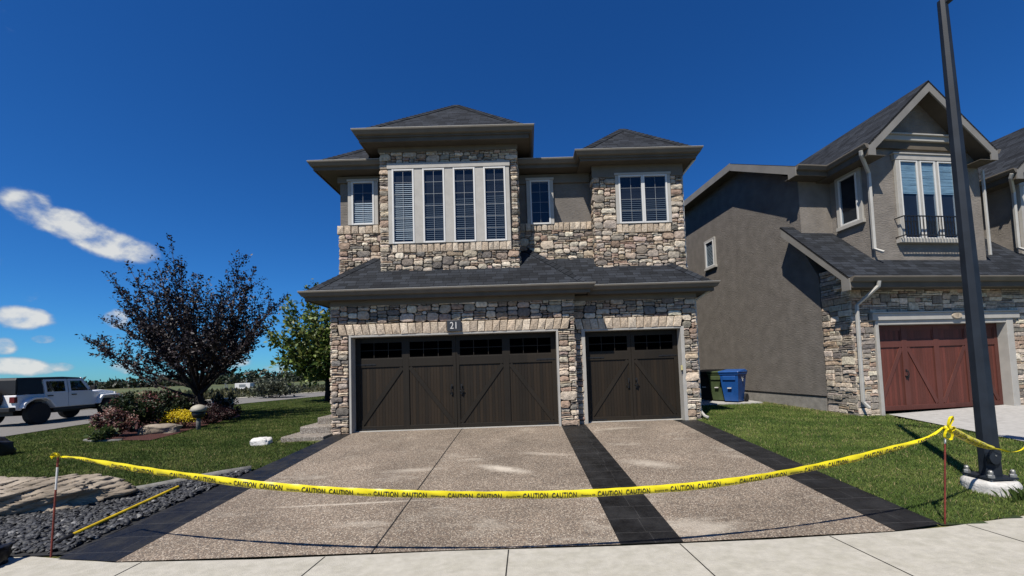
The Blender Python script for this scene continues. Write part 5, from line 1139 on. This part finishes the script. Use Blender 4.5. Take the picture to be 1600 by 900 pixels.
def branch_tree(name, base, label, limbs, trunk_h, trunk_r, pal, mat, leaf, seed, twigs=15, tw_len=(.35, .9), lpt=34, cat='tree', up=.55, start=.22, rz=0, droop=0., clump=.06, group=None):
    """limbs: end points relative to the base; each carries twigs, twigs carry leaves"""
    r = np.random.default_rng(seed); T = thing(name, label, cat, base, rz, group)
    tm = MB(); C = []; U = []; N = []; S_ = []; K = []; pal = np.array(pal)
    tm.tube([(0, 0, -.25), (.02, .01, trunk_h * .4), (0, 0, trunk_h), (-.01, 0, trunk_h * 1.5)], [trunk_r * 1.35, trunk_r, trunk_r * .85, trunk_r * .4], 9)
    for e in limbs:
        e = np.array(e, float); s0 = np.array((0, 0, trunk_h * r.uniform(.75, 1.2))); ln = np.linalg.norm(e - s0)
        mid = s0 + (e - s0) * .45 + np.array((0, 0, -.06 * ln if e[2] > 2.2 else .05 * ln)) + r.normal(0, .05 * ln, 3)
        pts = [s0 * (1 - t) ** 2 + 2 * mid * t * (1 - t) + e * t * t for t in np.linspace(0, 1, 9)]
        tm.tube([tuple(p) for p in pts], [trunk_r * .42 * (1 - .88 * t) for t in np.linspace(0, 1, 9)], 6)
        for q in range(twigs):
            t = start + (1 - start) * (q + r.uniform(0, 1)) / twigs; i = min(7, int(t * 8)); p = pts[i] + (pts[i + 1] - pts[i]) * (t * 8 - i); d = unit(pts[i + 1] - pts[i])
            if q == twigs - 1: p = pts[-1]; v = d
            else: v = unit(d * .7 + unit(r.normal(0, 1, 3)) * .85 + np.array((0, 0, up)))
            l = r.uniform(*tw_len) * (1.1 - .45 * t) * min(1.3, ln / 3 + .25); e2 = p + v * l + np.array((0, 0, -droop * l)) + r.normal(0, .04, 3)
            m2 = (p + e2) / 2 + r.normal(0, .05 * l, 3)
            tm.tube([tuple(p), tuple(m2), tuple(e2)], [.012, .008, .003], 4, cap=False)
            n_ = int(lpt * r.uniform(.6, 1.3) * (l / np.mean(tw_len)) ** .7); tt = r.uniform(.02, 1.03, n_)[:, None]
            c = (1 - tt) ** 2 * p + 2 * tt * (1 - tt) * m2 + tt ** 2 * e2 + r.normal(0, clump, (n_, 3)); vv = v[None] * .5 + r.normal(0, .75, (n_, 3)); nn = r.normal(0, .7, (n_, 3)) + np.array((0, 0, .9))
            C.append(c); U.append(vv); N.append(nn); S_.append(leaf * r.uniform(.6, 1.25, n_)); tone = r.uniform(.75, 1.25); K.append(pal[r.integers(0, len(pal), n_)] * tone * r.uniform(.75, 1.25, (n_, 1)))
    tm.build('trunk', 'bark', T, smooth=True)
    leaves_mesh('crown', np.concatenate(C), np.concatenate(N), np.concatenate(U), np.concatenate(S_), np.concatenate(K), mat, T)
    return T

# purple-leaved tree in the bed: a low trunk and a wide fan of upswept limbs
tb_ = onZ(311, 656, -.12); PB = (tb_[0], tb_[1], -.12); TD = tb_[1] + 9.9
def tip(px, py, dy=0.):
    p = onY(px, py, PB[1] + dy); return (p[0] - PB[0], p[1] - PB[1], p[2] - PB[2])
LIM = [(146, 538, .3), (158, 545, -.9), (183, 447, .5), (200, 470, -1.2), (206, 425, .1), (238, 452, 1.0), (250, 425, -.5), (270, 398, .2), (283, 425, 1.2), (302, 445, -1.4), (322, 462, .6), (345, 468, -.8), (374, 408, .2), (362, 440, 1.1), (394, 432, -.4), (402, 470, .9),
       (430, 478, .2), (412, 500, -1.2), (395, 520, 1.0), (175, 505, 1.5), (215, 520, -2.0), (255, 480, -2.2), (300, 500, 2.2), (345, 510, -2.4), (380, 480, 2.0), (240, 530, 2.2), (330, 540, -1.8), (290, 540, -2.4), (200, 490, -.2), (415, 515, .2), (265, 455, .2), (310, 480, .1), (350, 490, .3), (225, 500, .6), (380, 545, -.9), (232, 560, -1.)]
branch_tree('purple_tree', PB, 'dark purple leaved tree with upswept branches standing in the mulch bed', [tip(*a) for a in LIM], 1.05, .15, [(.022, .017, .022), (.032, .02, .024), (.02, .018, .026), (.04, .027, .024), (.016, .014, .018)], 'purpleleaf', .11, 5, twigs=24, tw_len=(.4, .95), lpt=33, up=.5, start=.36, clump=.05)
# green tree by the corner of the house
gb = onZ(512, 627, -.12); GB = (gb[0], gb[1], -.12)
rg = np.random.default_rng(12); GL = []
for k in range(44):
    a = k * 2.4; z = 1.5 + 4.7 * ((k + .5) / 44); rad = 2.9 * (1 - ((z - 3.) / 3.6) ** 2 * .9 if z > 3. else .6 + .4 * (z - 1.5) / 1.5) * rg.uniform(.72, 1.12); GL.append((cos(a) * rad - .1, sin(a) * rad, z + rg.uniform(-.3, .3)))
branch_tree('leafy_tree', GB, 'bright green broadleaf tree half hidden by the left corner of the house', GL, 1.5, .16, [(.115, .18, .03), (.095, .155, .028), (.15, .21, .04), (.075, .125, .022), (.19, .21, .05)], 'leaf', .27, 15, twigs=13, tw_len=(.6, 1.2), lpt=21, up=.25, start=.25, clump=.13)

def shrub(name, c, rx, ry, h, label, pal, leaf, n_, seed, bloom=None, cat='shrub', mat='leaf', stems=26, group=None):
    r = np.random.default_rng(seed); T = thing(name, label, cat, c, 0, group); pal = np.array(pal)
    sm = MB(); C = []; U = []
    for k in range(stems):
        a = r.uniform(0, 2 * pi); q = sqrt(r.uniform(.02, 1)); e = np.array((cos(a) * q * rx, sin(a) * q * ry, h * (1 - .45 * q * q) * r.uniform(.75, 1.08))); b0 = np.array((e[0] * .2, e[1] * .2, 0)); m_ = (b0 + e) / 2 + np.array((0, 0, .15 * h))
        sm.tube([tuple(b0), tuple(m_), tuple(e)], [.012, .009, .004], 5, cap=False)
        k2 = n_ // stems; t = r.uniform(.15, 1, k2)[:, None] ** .7; p = (1 - t) ** 2 * b0 + 2 * t * (1 - t) * m_ + t * t * e + r.normal(0, .085 * max(rx, .4), (k2, 3)) * np.array((1, 1, .7)); p[:, 2] = np.maximum(p[:, 2], .03)
        C.append(p); U.append(r.normal(0, .8, (k2, 3)) + unit(e - m_) * .6)
    C = np.concatenate(C); U = np.concatenate(U); n2 = len(C); N = r.normal(0, .6, (n2, 3)) + np.array((0, 0, 1.))
    sm.build('stem', 'bark', T)
    leaves_mesh('foliage', C, N, U, leaf * r.uniform(.6, 1.3, n2), pal[r.integers(0, len(pal), n2)] * r.uniform(.7, 1.3, (n2, 1)), mat, T)
    if bloom is not None:
        bp_, bn, bl, spread = bloom; bp_ = np.array(bp_); P = []; 
        for _ in range(bn):
            a = r.uniform(0, 2 * pi); q = sqrt(r.uniform(0, 1)); c0 = np.array((cos(a) * q * rx, sin(a) * q * ry, h * (1.02 - .42 * q * q) * r.uniform(.85, 1.08))); P.append(c0 + r.normal(0, spread, (26, 3)))
        P = np.concatenate(P); k = len(P); leaves_mesh('blossom', P, r.normal(0, .6, (k, 3)) + np.array((0, -.3, 1.)), r.normal(0, 1, (k, 3)), bl * r.uniform(.6, 1.2, k), bp_[r.integers(0, len(bp_), k)] * r.uniform(.75, 1.25, (k, 1)), mat, T)
    return T
def gnd(px, py): p = onZ(px, py, -.12); return (p[0], p[1], -.115)
REDS = [(.16, .055, .045), (.11, .04, .035), (.22, .10, .085), (.07, .035, .028), (.28, .17, .14)]; DKG = [(.022, .04, .014), (.03, .052, .018), (.016, .03, .012), (.045, .06, .02)]; PURP = [(.055, .02, .022), (.04, .016, .018), (.08, .03, .028), (.03, .018, .016)]
shrub('rose_shrub', gnd(176, 684), .52, .45, .78, 'bronze and pink leaved shrub at the left tip of the mulch bed', REDS + [(.06, .075, .025)], .075, 2200, 41, ([(.42, .24, .2), (.3, .11, .09), (.5, .36, .3)], 16, .05, .06))
shrub('flowering_shrub', gnd(212, 675), .85, .65, 1.2, 'large dark green shrub with dull red flower heads in the mulch bed', DKG, .10, 3600, 42, ([(.2, .05, .05), (.14, .035, .04), (.26, .09, .08)], 15, .055, .09))
shrub('flowering_shrub', gnd(255, 662), .85, .6, 1.12, 'dark green shrub with a few dull red heads left of the purple tree trunk', DKG, .10, 3400, 43, ([(.17, .04, .045), (.12, .03, .035)], 8, .055, .09))
shrub('dark_shrub', gnd(285, 655), .9, .7, 1.05, 'dark purple shrub crowded against the purple tree trunk', PURP + DKG[:2], .09, 3000, 44)
shrub('barberry', gnd(328, 663), .7, .5, .66, 'low maroon barberry beside the garden lamp under the tree', PURP, .055, 3600, 45)
shrub('barberry', gnd(355, 657), .55, .42, .6, 'small maroon barberry at the lawn end of the bed', PURP, .055, 2600, 46)
shrub('green_shrub', gnd(350, 647), .6, .5, 1.0, 'loose dark green shrub behind the maroon barberry', DKG + [(.06, .085, .03)], .085, 1500, 47)
shrub('yellow_flowers', gnd(283, 670), .5, .4, .5, 'clump of bright yellow flowers above a low sandstone block', [(.05, .08, .02), (.16, .06, .05), (.12, .05, .045)], .06, 700, 48, ([(.78, .6, .01), (.7, .5, .01), (.9, .74, .03)], 75, .055, .06), 'flowers')
shrub('strappy_plant', gnd(158, 690), .3, .25, .3, 'strappy green plant spilling over the edging of the bed', [(.07, .11, .03), (.1, .13, .05)], .13, 300, 49, None, 'plant', stems=14)
# garden lamp, service box
c = gnd(310, 672); G = thing('garden_lamp', 'garden lamp with a pale domed cap and dark globe between the flowers and barberry', 'garden lamp', c)
m = MB(); m.lathe((0, 0, 0), [(.06, -.1), (.06, .3), (.05, .34), (.05, .36)], 14); m.build('post', 'kerb', G, smooth=True)
m = MB(); m.lathe((0, 0, .36), [(.07, 0), (.12, .02), (.165, .1), (.17, .2)], 18); m.build('globe', 'binblack', G, smooth=True)
m = MB(); m.lathe((0, 0, .56), [(.2, 0), (.2, .07), (.185, .12), (.14, .17), (.07, .2), (.02, .21), (.005, .215)], 18); m.build('lamp_cap', M('lamp_cap', (.42, .39, .32), .7, .15, 10), G, smooth=True)
c = onZ(348, 646, -.12); B = thing('utility_box', 'white utility cabinet standing on the lawn behind the shrubs', 'utility box', (c[0], c[1], -.13), .3)
m = MB(); m.prism([(-.32, -.25, 0), (.32, -.25, 0), (.32, .3, 0), (-.32, .3, 0)], (0, 0, .62)); m.build('cabinet', 'tin', B, bevel=.02)
m = MB(); m.prism([(-.35, -.29, .621), (.35, -.29, .621), (.35, .33, .621), (-.35, .33, .621)], (0, 0, .06)); m.build('lid', 'tin', B, bevel=.02)
m = MB(); m.box(-.02, .02, -.262, -.25, .3, .38); m.build('latch', 'iron', B)

# ------------------------------------------------------------------ wheelie bins between the houses
def bin_(loc, rz, mat, label, h=1.02, mark=False):
    T = thing('wheelie_bin', label, 'wheelie bin', loc, rz, 'wheelie bins by the neighbouring wall')
    def ring(z, w_, d0, d1): return [(-w_, d0, z), (w_, d0, z), (w_, d1, z), (-w_, d1, z)]
    m = MB(); R = [ring(.03, .21, -.22, .2), ring(.5, .255, -.29, .25), ring(.86, .285, -.33, .29), ring(.88, .31, -.355, .31), ring(.94, .31, -.355, .31)]
    vs = sum(R, []); m.add(vs, [(3, 2, 1, 0)] + [(k * 4 + i, k * 4 + (i + 1) % 4, k * 4 + 4 + (i + 1) % 4, k * 4 + 4 + i) for k in range(4) for i in range(4)] + [(16, 17, 18, 19)])
    m.build('body', mat, T, bevel=.03)
    m = MB(); a = [(-.325, -.385, .945), (.325, -.385, .945), (.325, .33, .955), (-.325, .33, .955), (-.31, -.37, .985), (.31, -.37, .985), (.3, .2, 1.045), (-.3, .2, 1.045), (.3, .33, 1.0), (-.3, .33, 1.0)]
    m.add(a, [(3, 2, 1, 0), (0, 1, 5, 4), (4, 5, 6, 7), (7, 6, 8, 9), (2, 3, 9, 8), (1, 2, 8, 6, 5), (3, 0, 4, 7, 9)]); m.build('lid', mat, T, bevel=.015)
    m = MB(); m.box(-.2, .2, -.345, -.31, .70, .84); m.build('grip', mat, T, bevel=.02)
    m = MB(); m.tube([(-.27, .3, .9), (-.27, .44, .97), (.27, .44, .97), (.27, .3, .9)], .018, 8); m.tube([(-.2, .3, .72), (-.2, .43, .93)], .014, 6); m.tube([(.2, .3, .72), (.2, .43, .93)], .014, 6); m.build('handle', 'iron', T)
    for s_ in (-1, 1):
        m = MB(); m.lathe((s_ * .27, .25, .13), [(.085, -.03), (.13, -.025), (.13, .025), (.085, .03)], 20, 'x'); w_ = m.build('wheel', 'tyre', T)
        m = MB(); m.lathe((s_ * .27, .25, .13), [(.075, -.034), (.03, -.037), (.03, .037), (.075, .034)], 14, 'x'); m.build('hub', 'galv' if False else 'cartrim', w_)
    if mark:
        m = MB()
        for z, a, c_ in ((.80, -.13, -.02), (.80, .0, .1), (.755, -.1, .04), (.735, -.05, .08)): m.box(.2865 - .0, .2895, a, c_, z, z + .018)
        m.lathe((.288, -.0, .69), [(.035, -.004), (.035, .003)], 14, 'x'); m.build('white_marking', 'white', T)
    m = MB(); m.box(-.06, .06, -.34, -.3, .44, .47); m.build('label_strip', 'white', T)
    return T
def zg(x, y): return zt(x, y) + .004
bin_((6.60, 3.25, .135), radians(-50), 'binblue', 'bright blue wheelie bin, nearest the grey stucco wall', mark=True)
bin_((6.46, 3.76, .135), radians(-56), 'bingreen', 'olive green wheelie bin in the middle of three')
bin_((6.24, 4.26, .135), radians(-52), 'binblack', 'black wheelie bin beside the stone corner of the house')
m = MB(); m.box(5.0, 7.3, 2.9, 4.6, -.05, .133); o = m.build('paving_slab', 'paledrive', bevel=.01); tag(o, 'narrow concrete slab under the three wheelie bins', 'slab')

# ------------------------------------------------------------------ the off-road car on the corner street
def car(loc, rz):
    T = thing('offroad_car', 'white four door off-road car with a black hardtop parked on the corner street', 'car', loc, rz)
    def side(y, pts): return [(x, y, z) for x, z in pts]
    R_ = .42; xa, xb = -1.48, 1.53; arc = lambda cx, n=9, r=.52: [(cx + r * cos(pi - pi * i / n), max(.56, .43 + r * sin(pi * i / n))) for i in range(n + 1)]
    prof = [(-2.2, .58)] + arc(xa) + arc(xb)[:5] + [(1.15, 1.0), (1.15, 1.14), (.78, 1.17), (-2.2, 1.17)]
    prof = [(-2.2, .6), (-2.0, .58), (-1.98, .62), (-1.82, .86), (-1.64, .96), (-1.3, .96), (-1.12, .86), (-.92, .58), (.92, .58), (1.02, .72), (1.12, .9), (1.15, 1.0), (1.15, 1.15), (.78, 1.19), (-2.2, 1.17)]
    m = MB(); m.prism(side(-.79, prof), (0, 1.58, 0)); m.build('body', 'paintwhite', T, bevel=.03)
    m = MB(); vs = [(.8, -.70, .75), (.8, .70, .75), (2.18, .60, .72), (2.18, -.60, .72), (.8, -.72, 1.17), (.8, .72, 1.17), (2.1, .58, 1.13), (2.1, -.58, 1.13), (1.45, -.62, 1.22), (1.45, .62, 1.22)]
    m.add(vs, [(0, 3, 2, 1), (0, 4, 8, 7, 3), (1, 2, 6, 9, 5), (3, 7, 6, 2), (0, 1, 5, 4), (4, 5, 9, 8), (8, 9, 6, 7)]); m.build('bonnet', 'paintwhite', T, bevel=.03)
    m = MB(); m.box(2.15, 2.22, -.58, .58, .72, 1.1)
    for k in range(7): m.box(2.221, 2.225, -.33 + k * .1, -.27 + k * .1, .8, 1.06, None)
    m.build('grille', 'paintwhite', T, bevel=.01)
    for s_ in (-1, 1):
        m = MB(); m.lathe((2.2, s_ * .46, .96), [(.09, 0), (.085, .04)], 18, 'x'); m.build('headlight', 'white', T)
        fl = MB()     # front and rear wing flares
        P = [(.93, .62), (1.0, .86), (1.12, 1.0), (1.9, 1.02), (2.1, .96), (2.22, .78), (2.16, .76), (2.05, .9), (1.88, .955), (1.2, .94), (1.1, .83), (1.02, .62)]
        fl.prism(side(s_ * .6, P), (0, s_ * .35, 0)); fl.build('wing', 'paintwhite', T, bevel=.02)
        fl = MB(); P = [(-2.1, .66), (-2.04, .84), (-1.9, .97), (-1.72, 1.05), (-1.26, 1.05), (-1.06, .95), (-.84, .6), (-.93, .6), (-1.13, .89), (-1.3, .98), (-1.66, .98), (-1.83, .9), (-1.97, .8), (-2.02, .66)]
        fl.prism(side(s_ * .78, P), (0, s_ * .16, 0)); fl.build('wheel_arch', 'paintwhite', T, bevel=.02)
        for a, b_, wl_, nm in ((-1.22, -.30, True, 'rear'), (-.27, .68, False, 'front')):
            d = MB(); lo_ = .62; P = [(a + (.28 if wl_ else .02), lo_), (b_ - .02 if wl_ else b_ - .02, lo_), (b_, .75), (b_, 1.19), (a, 1.19), (a, .98)] if wl_ else [(a + .02, lo_), (b_ - .1, lo_), (b_, .75), (b_, 1.19), (a, 1.19), (a, .75)]
            d.prism(side(s_ * .785, P), (0, s_ * .03, 0))
            q = [(a, 1.19), (b_, 1.19), (b_ - (.0 if wl_ else .33), 1.74), (a, 1.74)]; iq = [(a + .1, 1.235), (b_ - .09, 1.235), (b_ - (.09 if wl_ else .36), 1.66), (a + .1, 1.66)]
            sh = lambda x, z, o=0.: (x, s_ * (.815 - (z - 1.19) * .16 + o), z)
            vs = [sh(*p) for p in q] + [sh(*p) for p in iq] + [sh(*p, -.04) for p in q] + [sh(*p, -.04) for p in iq]
            d.add(vs, [(i, (i + 1) % 4, 4 + (i + 1) % 4, 4 + i) for i in range(4)] + [(8 + i, 12 + i, 12 + (i + 1) % 4, 8 + (i + 1) % 4) for i in range(4)] + [(4 + i, 4 + (i + 1) % 4, 12 + (i + 1) % 4, 12 + i) for i in range(4)])
            dr = d.build('door', 'paintwhite', T)
            g_ = MB(); g_.add([sh(*p, -.02) for p in iq], [(0, 1, 2, 3) if s_ < 0 else (3, 2, 1, 0)]); g_.build('side_window', 'carglass', dr)
            h_ = MB(); h_.box(a + .1, a + .3, s_ * .816, s_ * .85, 1.06, 1.1); h_.build('handle', 'cartrim', dr, bevel=.008)
        q = MB(); q.prism([(-2.16, s_ * .80, 1.2), (-1.26, s_ * .80, 1.2), (-1.26, s_ * .715, 1.72), (-2.1, s_ * .715, 1.72)], (0, -s_ * .03, 0)); q.build('quarter_window', 'cartrim', T)
        t_ = MB(); t_.box(-2.26, -2.15, s_ * .62, s_ * .80, .88, 1.1); t_.build('tail_light', 'taillight', T, bevel=.015)
        mi = MB(); mi.bar((.55, s_ * .84, 1.25), (.58, s_ * 1.0, 1.3), .05, .05); mi.box(.5, .62, s_ * .93, s_ * 1.12, 1.23, 1.42); mi.build('mirror', 'cartrim', T, bevel=.02)
        sp_ = MB(); sp_.box(-.86, .95, s_ * .62, s_ * .80, .46, .575); sp_.build('sill', 'cartrim', T, bevel=.02)
        for x in (xa, xb):
            w_ = MB(); w_.lathe((x, s_ * .80, R_), [(.26, -.13), (.38, -.135), (R_, -.1), (R_, .1), (.38, .135), (.26, .13)], 32, 'y'); wo_ = w_.build('wheel', 'tyre', T, smooth=False)
            w_ = MB(); w_.lathe((x, s_ * .80, R_), [(.262, -.12), (.24, -.05), (.1, -.1), (.06, -.12), (.06, .12), (.1, .1), (.24, .05), (.262, .12)], 24, 'y')
            for k in range(5): a = 2 * pi * k / 5; w_.bar((x + .06 * cos(a), s_ * .91, R_ + .06 * sin(a)), (x + .25 * cos(a), s_ * .905, R_ + .25 * sin(a)), .06, .02, (0, 1, 0))
            w_.build('rim', 'rim', wo_)
    m = MB(); m.prism([(-2.18, -.72, 1.70), (.36, -.72, 1.74), (.30, -.70, 1.80), (-.4, -.69, 1.84), (-2.1, -.69, 1.82)], (0, 1.42, 0)); m.build('hardtop', 'cartrim', T, bevel=.03)
    m = MB(); vs = [(.80, -.70, 1.2), (.80, .70, 1.2), (.38, .62, 1.76), (.38, -.62, 1.76)]; m.add(vs, [(0, 1, 2, 3)]); m.build('windscreen', 'carglass', T)
    m = MB()
    for s_ in (-1, 1): m.bar((.8, s_ * .73, 1.18), (.36, s_ * .66, 1.78), .07, .06, (0, 1, 0))
    m.build('windscreen_pillar', 'paintwhite', T)
    m = MB(); m.box(-2.2, -2.15, -.76, .76, 1.2, 1.72); m.build('tailgate_glass', 'cartrim', T)
    m = MB(); m.box(-2.42, -2.2, -.8, .8, .55, .72); m.build('rear_bumper', 'cartrim', T, bevel=.03); m = MB(); m.box(2.22, 2.45, -.82, .82, .55, .74); m.build('front_bumper', 'cartrim', T, bevel=.03)
    m = MB(); m.lathe((-2.34, .0, 1.04), [(.25, -.13), (.37, -.13), (.41, -.09), (.41, .09), (.37, .13), (.1, .13)], 30, 'x'); m.build('spare_wheel', 'tyre', T)
    m = MB(); m.box(-2.0, 2.1, -.5, .5, .38, .6); m.tube([(xa, -.7, R_), (xa, .7, R_)], .07, 8); m.tube([(xb, -.7, R_), (xb, .7, R_)], .07, 8); m.build('chassis', 'iron', T)
    for x in (.0, -.95):
        for s_ in (-1, 1):
            m = MB(); m.box(x - .16, x - .02, s_ * .38 - .22, s_ * .38 + .22, .7, 1.34); m.box(x - .14, x - .04, s_ * .38 - .12, s_ * .38 + .12, 1.341, 1.56); m.build('seat', 'cartrim', T)
    return T
rw_ = onZ(57, 663, -.11)
hd = Vector((-.1, .995, 0)).normalized(); car((rw_[0] + hd.x * 1.48 + hd.y * -.8, rw_[1] + hd.y * 1.48 + hd.x * .8, zt(-20, 8) + .012), atan2(hd.y, hd.x))

# ------------------------------------------------------------------ beyond the road
def ridge(name, x0, x1, Y, hfun, depth, mat, label, cat, step, seed, kind='structure'):
    xs_ = np.arange(x0, x1 + step, step); V = []; 
    for k, (f, dy) in enumerate(((0, -.5), (.55, -.3), (.85, -.12), (1, 0), (.8, .2), (0, .6))):
        for x in xs_:
            h = hfun(x); V.append((x, Y + dy * depth, zt(x, Y) - 2 + (h + 2) * f * (1 if f in (0, 1) else 1 + .12 * mnoise.noise(Vector((x / depth * 2, k * 3.3, seed))))))
    n_ = len(xs_); F = [(k * n_ + i, k * n_ + i + 1, (k + 1) * n_ + i + 1, (k + 1) * n_ + i) for k in range(5) for i in range(n_ - 1)]
    return tag(mesh_np(name, V, F, mat, smooth=True), label, cat, kind=kind)
ridge('hills', -3600, 1500, 2600, lambda x: 62 + 24 * mnoise.fractal(Vector((x / 420, 1.3, 0)), 1, 2, 5), 900, 'hill', 'far range of hills coloured haze blue low on the horizon', 'hills', 40, 1)
ridge('wooded_hill', -330, 260, 165, lambda x: 1.9 + 2.6 * sstep((x + 150) / 90) * (1 + .25 * mnoise.noise(Vector((x / 20, 0, 3)))), 60, 'hillgreen', 'low wooded rise across the fields on the left', 'hill', 4, 2)
def thicket(name, X0, X1, Yc, spread, n_, h, pal, seed, label, cat, leaf):
    r = np.random.default_rng(seed); C = []; Ssz = []
    for _ in range(n_):
        x = r.uniform(X0, X1); y = Yc + r.normal(0, spread); hh = h * r.uniform(.45, 1.2) * (1 + .5 * mnoise.noise(Vector((x / 14, y / 9, seed)))); k = 46
        p = r.normal(0, 1, (k, 3)); p /= np.linalg.norm(p, axis=1, keepdims=True); p *= r.uniform(.6, 1, (k, 1)); p = p * np.array((hh * .55, hh * .55, hh * .5)) + np.array((x, y, zt(x, y) + hh * .5)); C.append(p); Ssz.append(np.full(k, leaf * hh))
    C = np.concatenate(C); n2 = len(C); pal = np.array(pal)
    o = leaves_mesh(name, C, r.normal(0, .7, (n2, 3)) + np.array((0, 0, .8)), r.normal(0, 1, (n2, 3)), np.concatenate(Ssz) * r.uniform(.7, 1.3, n2), np.repeat(pal[r.integers(0, len(pal), n2 // 46)], 46, 0) * r.uniform(.75, 1.25, (n2, 1)), 'leaf', None)
    return tag(o, label, cat, kind='stuff')
FARG = [(.03, .045, .02), (.022, .036, .016), (.042, .055, .024), (.03, .04, .025)]
thicket('treeline', -150, 25, 128, 6, 260, 3.4, FARG, 61, 'far line of dark trees across the field on the left', 'treeline', .4)
thicket('treeline', -330, -140, 170, 8, 150, 2.6, FARG, 62, 'farther low belt of trees running out to the left', 'treeline', .4)
# weeds on the far verge
WV = [(lerp(p[0], q[0], 1.3), lerp(p[1], q[1], 1.3)) for p, q in zip(ROAD_N, ROAD_F)]
rw2 = np.random.default_rng(77); C = []; K = []; Sz = []
for _ in range(900):
    i = rw2.integers(3, len(WV) - 1); t = rw2.uniform(); x = lerp(WV[i][0], WV[i + 1][0], t) + rw2.normal(-1.5, 1.8); y = lerp(WV[i][1], WV[i + 1][1], t) + rw2.normal(1.2, 1.5); h = rw2.uniform(.25, .75); k = 22
    p = np.stack([x + rw2.normal(0, .2, k), y + rw2.normal(0, .2, k), zt(x, y) + rw2.uniform(0, .6, k) * h], 1); C.append(p); Sz.append(np.full(k, h * .55)); K.append(np.array([(.09, .10, .04), (.14, .135, .06), (.06, .075, .03), (.12, .125, .075)])[rw2.integers(0, 4)][None] * rw2.uniform(.7, 1.2, (k, 1)))
C = np.concatenate(C); k = len(C)
o = leaves_mesh('weeds', C, rw2.normal(0, 1, (k, 3)), rw2.normal(0, .35, (k, 3)) + np.array((0, 0, 1.)), np.concatenate(Sz) * rw2.uniform(.6, 1.3, k), np.concatenate(K), 'leaf', None); tag(o, 'rough dry weeds along the far side of the corner street', 'weeds', kind='stuff')
c = onZ(430, 622, -.12); shrub('sage_bush', (c[0], c[1], -.12), 1.9, 1.2, 1.35, 'rounded grey green bush on the far verge of the corner street', [(.11, .125, .085), (.14, .155, .11), (.08, .095, .06)], .22, 2200, 81, None, 'bush')
for px, pt_, D, wd, nm, lb in ((352, 600, 40, .05, 'utility_pole', 'thin pale pole left of the white box in the field'), (355, 602, 41, .05, 'utility_pole', 'second thin pale pole close beside its twin in the field'), (385, 592, 45, .06, 'utility_pole', 'slender pole rising behind the white box in the field'), (394, 599, 44, .14, 'timber_post', 'stout timber post right of the white box in the field'), (436, 600, 60, .06, 'utility_pole', 'slender pole left of the green tree trunk'), (203, 590, 160, .35, 'mast', 'lone mast on the skyline left of the purple tree'), (258, 604, 70, .08, 'utility_pole', 'thin pole seen under the left branches of the purple tree')):
    p = onY(px, pt_, D); z0 = zt(p[0], D); T = MB(); T.tube([(p[0], D, z0 - .2), (p[0], D, z0 + (p[2] - z0) * .6), (p[0], D, p[2])], [wd, wd * .9, wd * .7], 7)
    if nm == 'utility_pole': T.box(p[0] - wd * 1.6, p[0] + wd * 1.6, D - wd, D + wd, p[2], p[2] + wd)
    else: T.box(p[0] - wd * .9, p[0] + wd * .9, D - wd * .9, D + wd * .9, p[2] - .02, p[2] + wd * .5)
    o = T.build(nm, 'galv' if nm != 'timber_post' else 'bark', origin=(p[0], D, z0)); tag(o, lb, 'pole' if nm != 'timber_post' else 'post', 'poles in the field' if nm == 'utility_pole' else None)
p = onY(383, 616, 42); z0 = zt(p[0], 42); SB = thing('site_box', 'small white box on skids out in the field left of the green tree', 'box', (p[0], 42, z0))
m = MB(); m.box(-.95, .95, -.5, .5, .22, .95); m.build('cabinet', 'tin', SB, bevel=.03)
for x in (-.6, .6): m = MB(); m.box(x - .08, x + .08, -.6, .6, -.05, .218); m.build('skid', 'bark', SB)
m = MB(); m.box(-.4, .4, -.512, -.501, .45, .8); m.build('door', 'galv', SB)
p = onY(455, 618, 30)
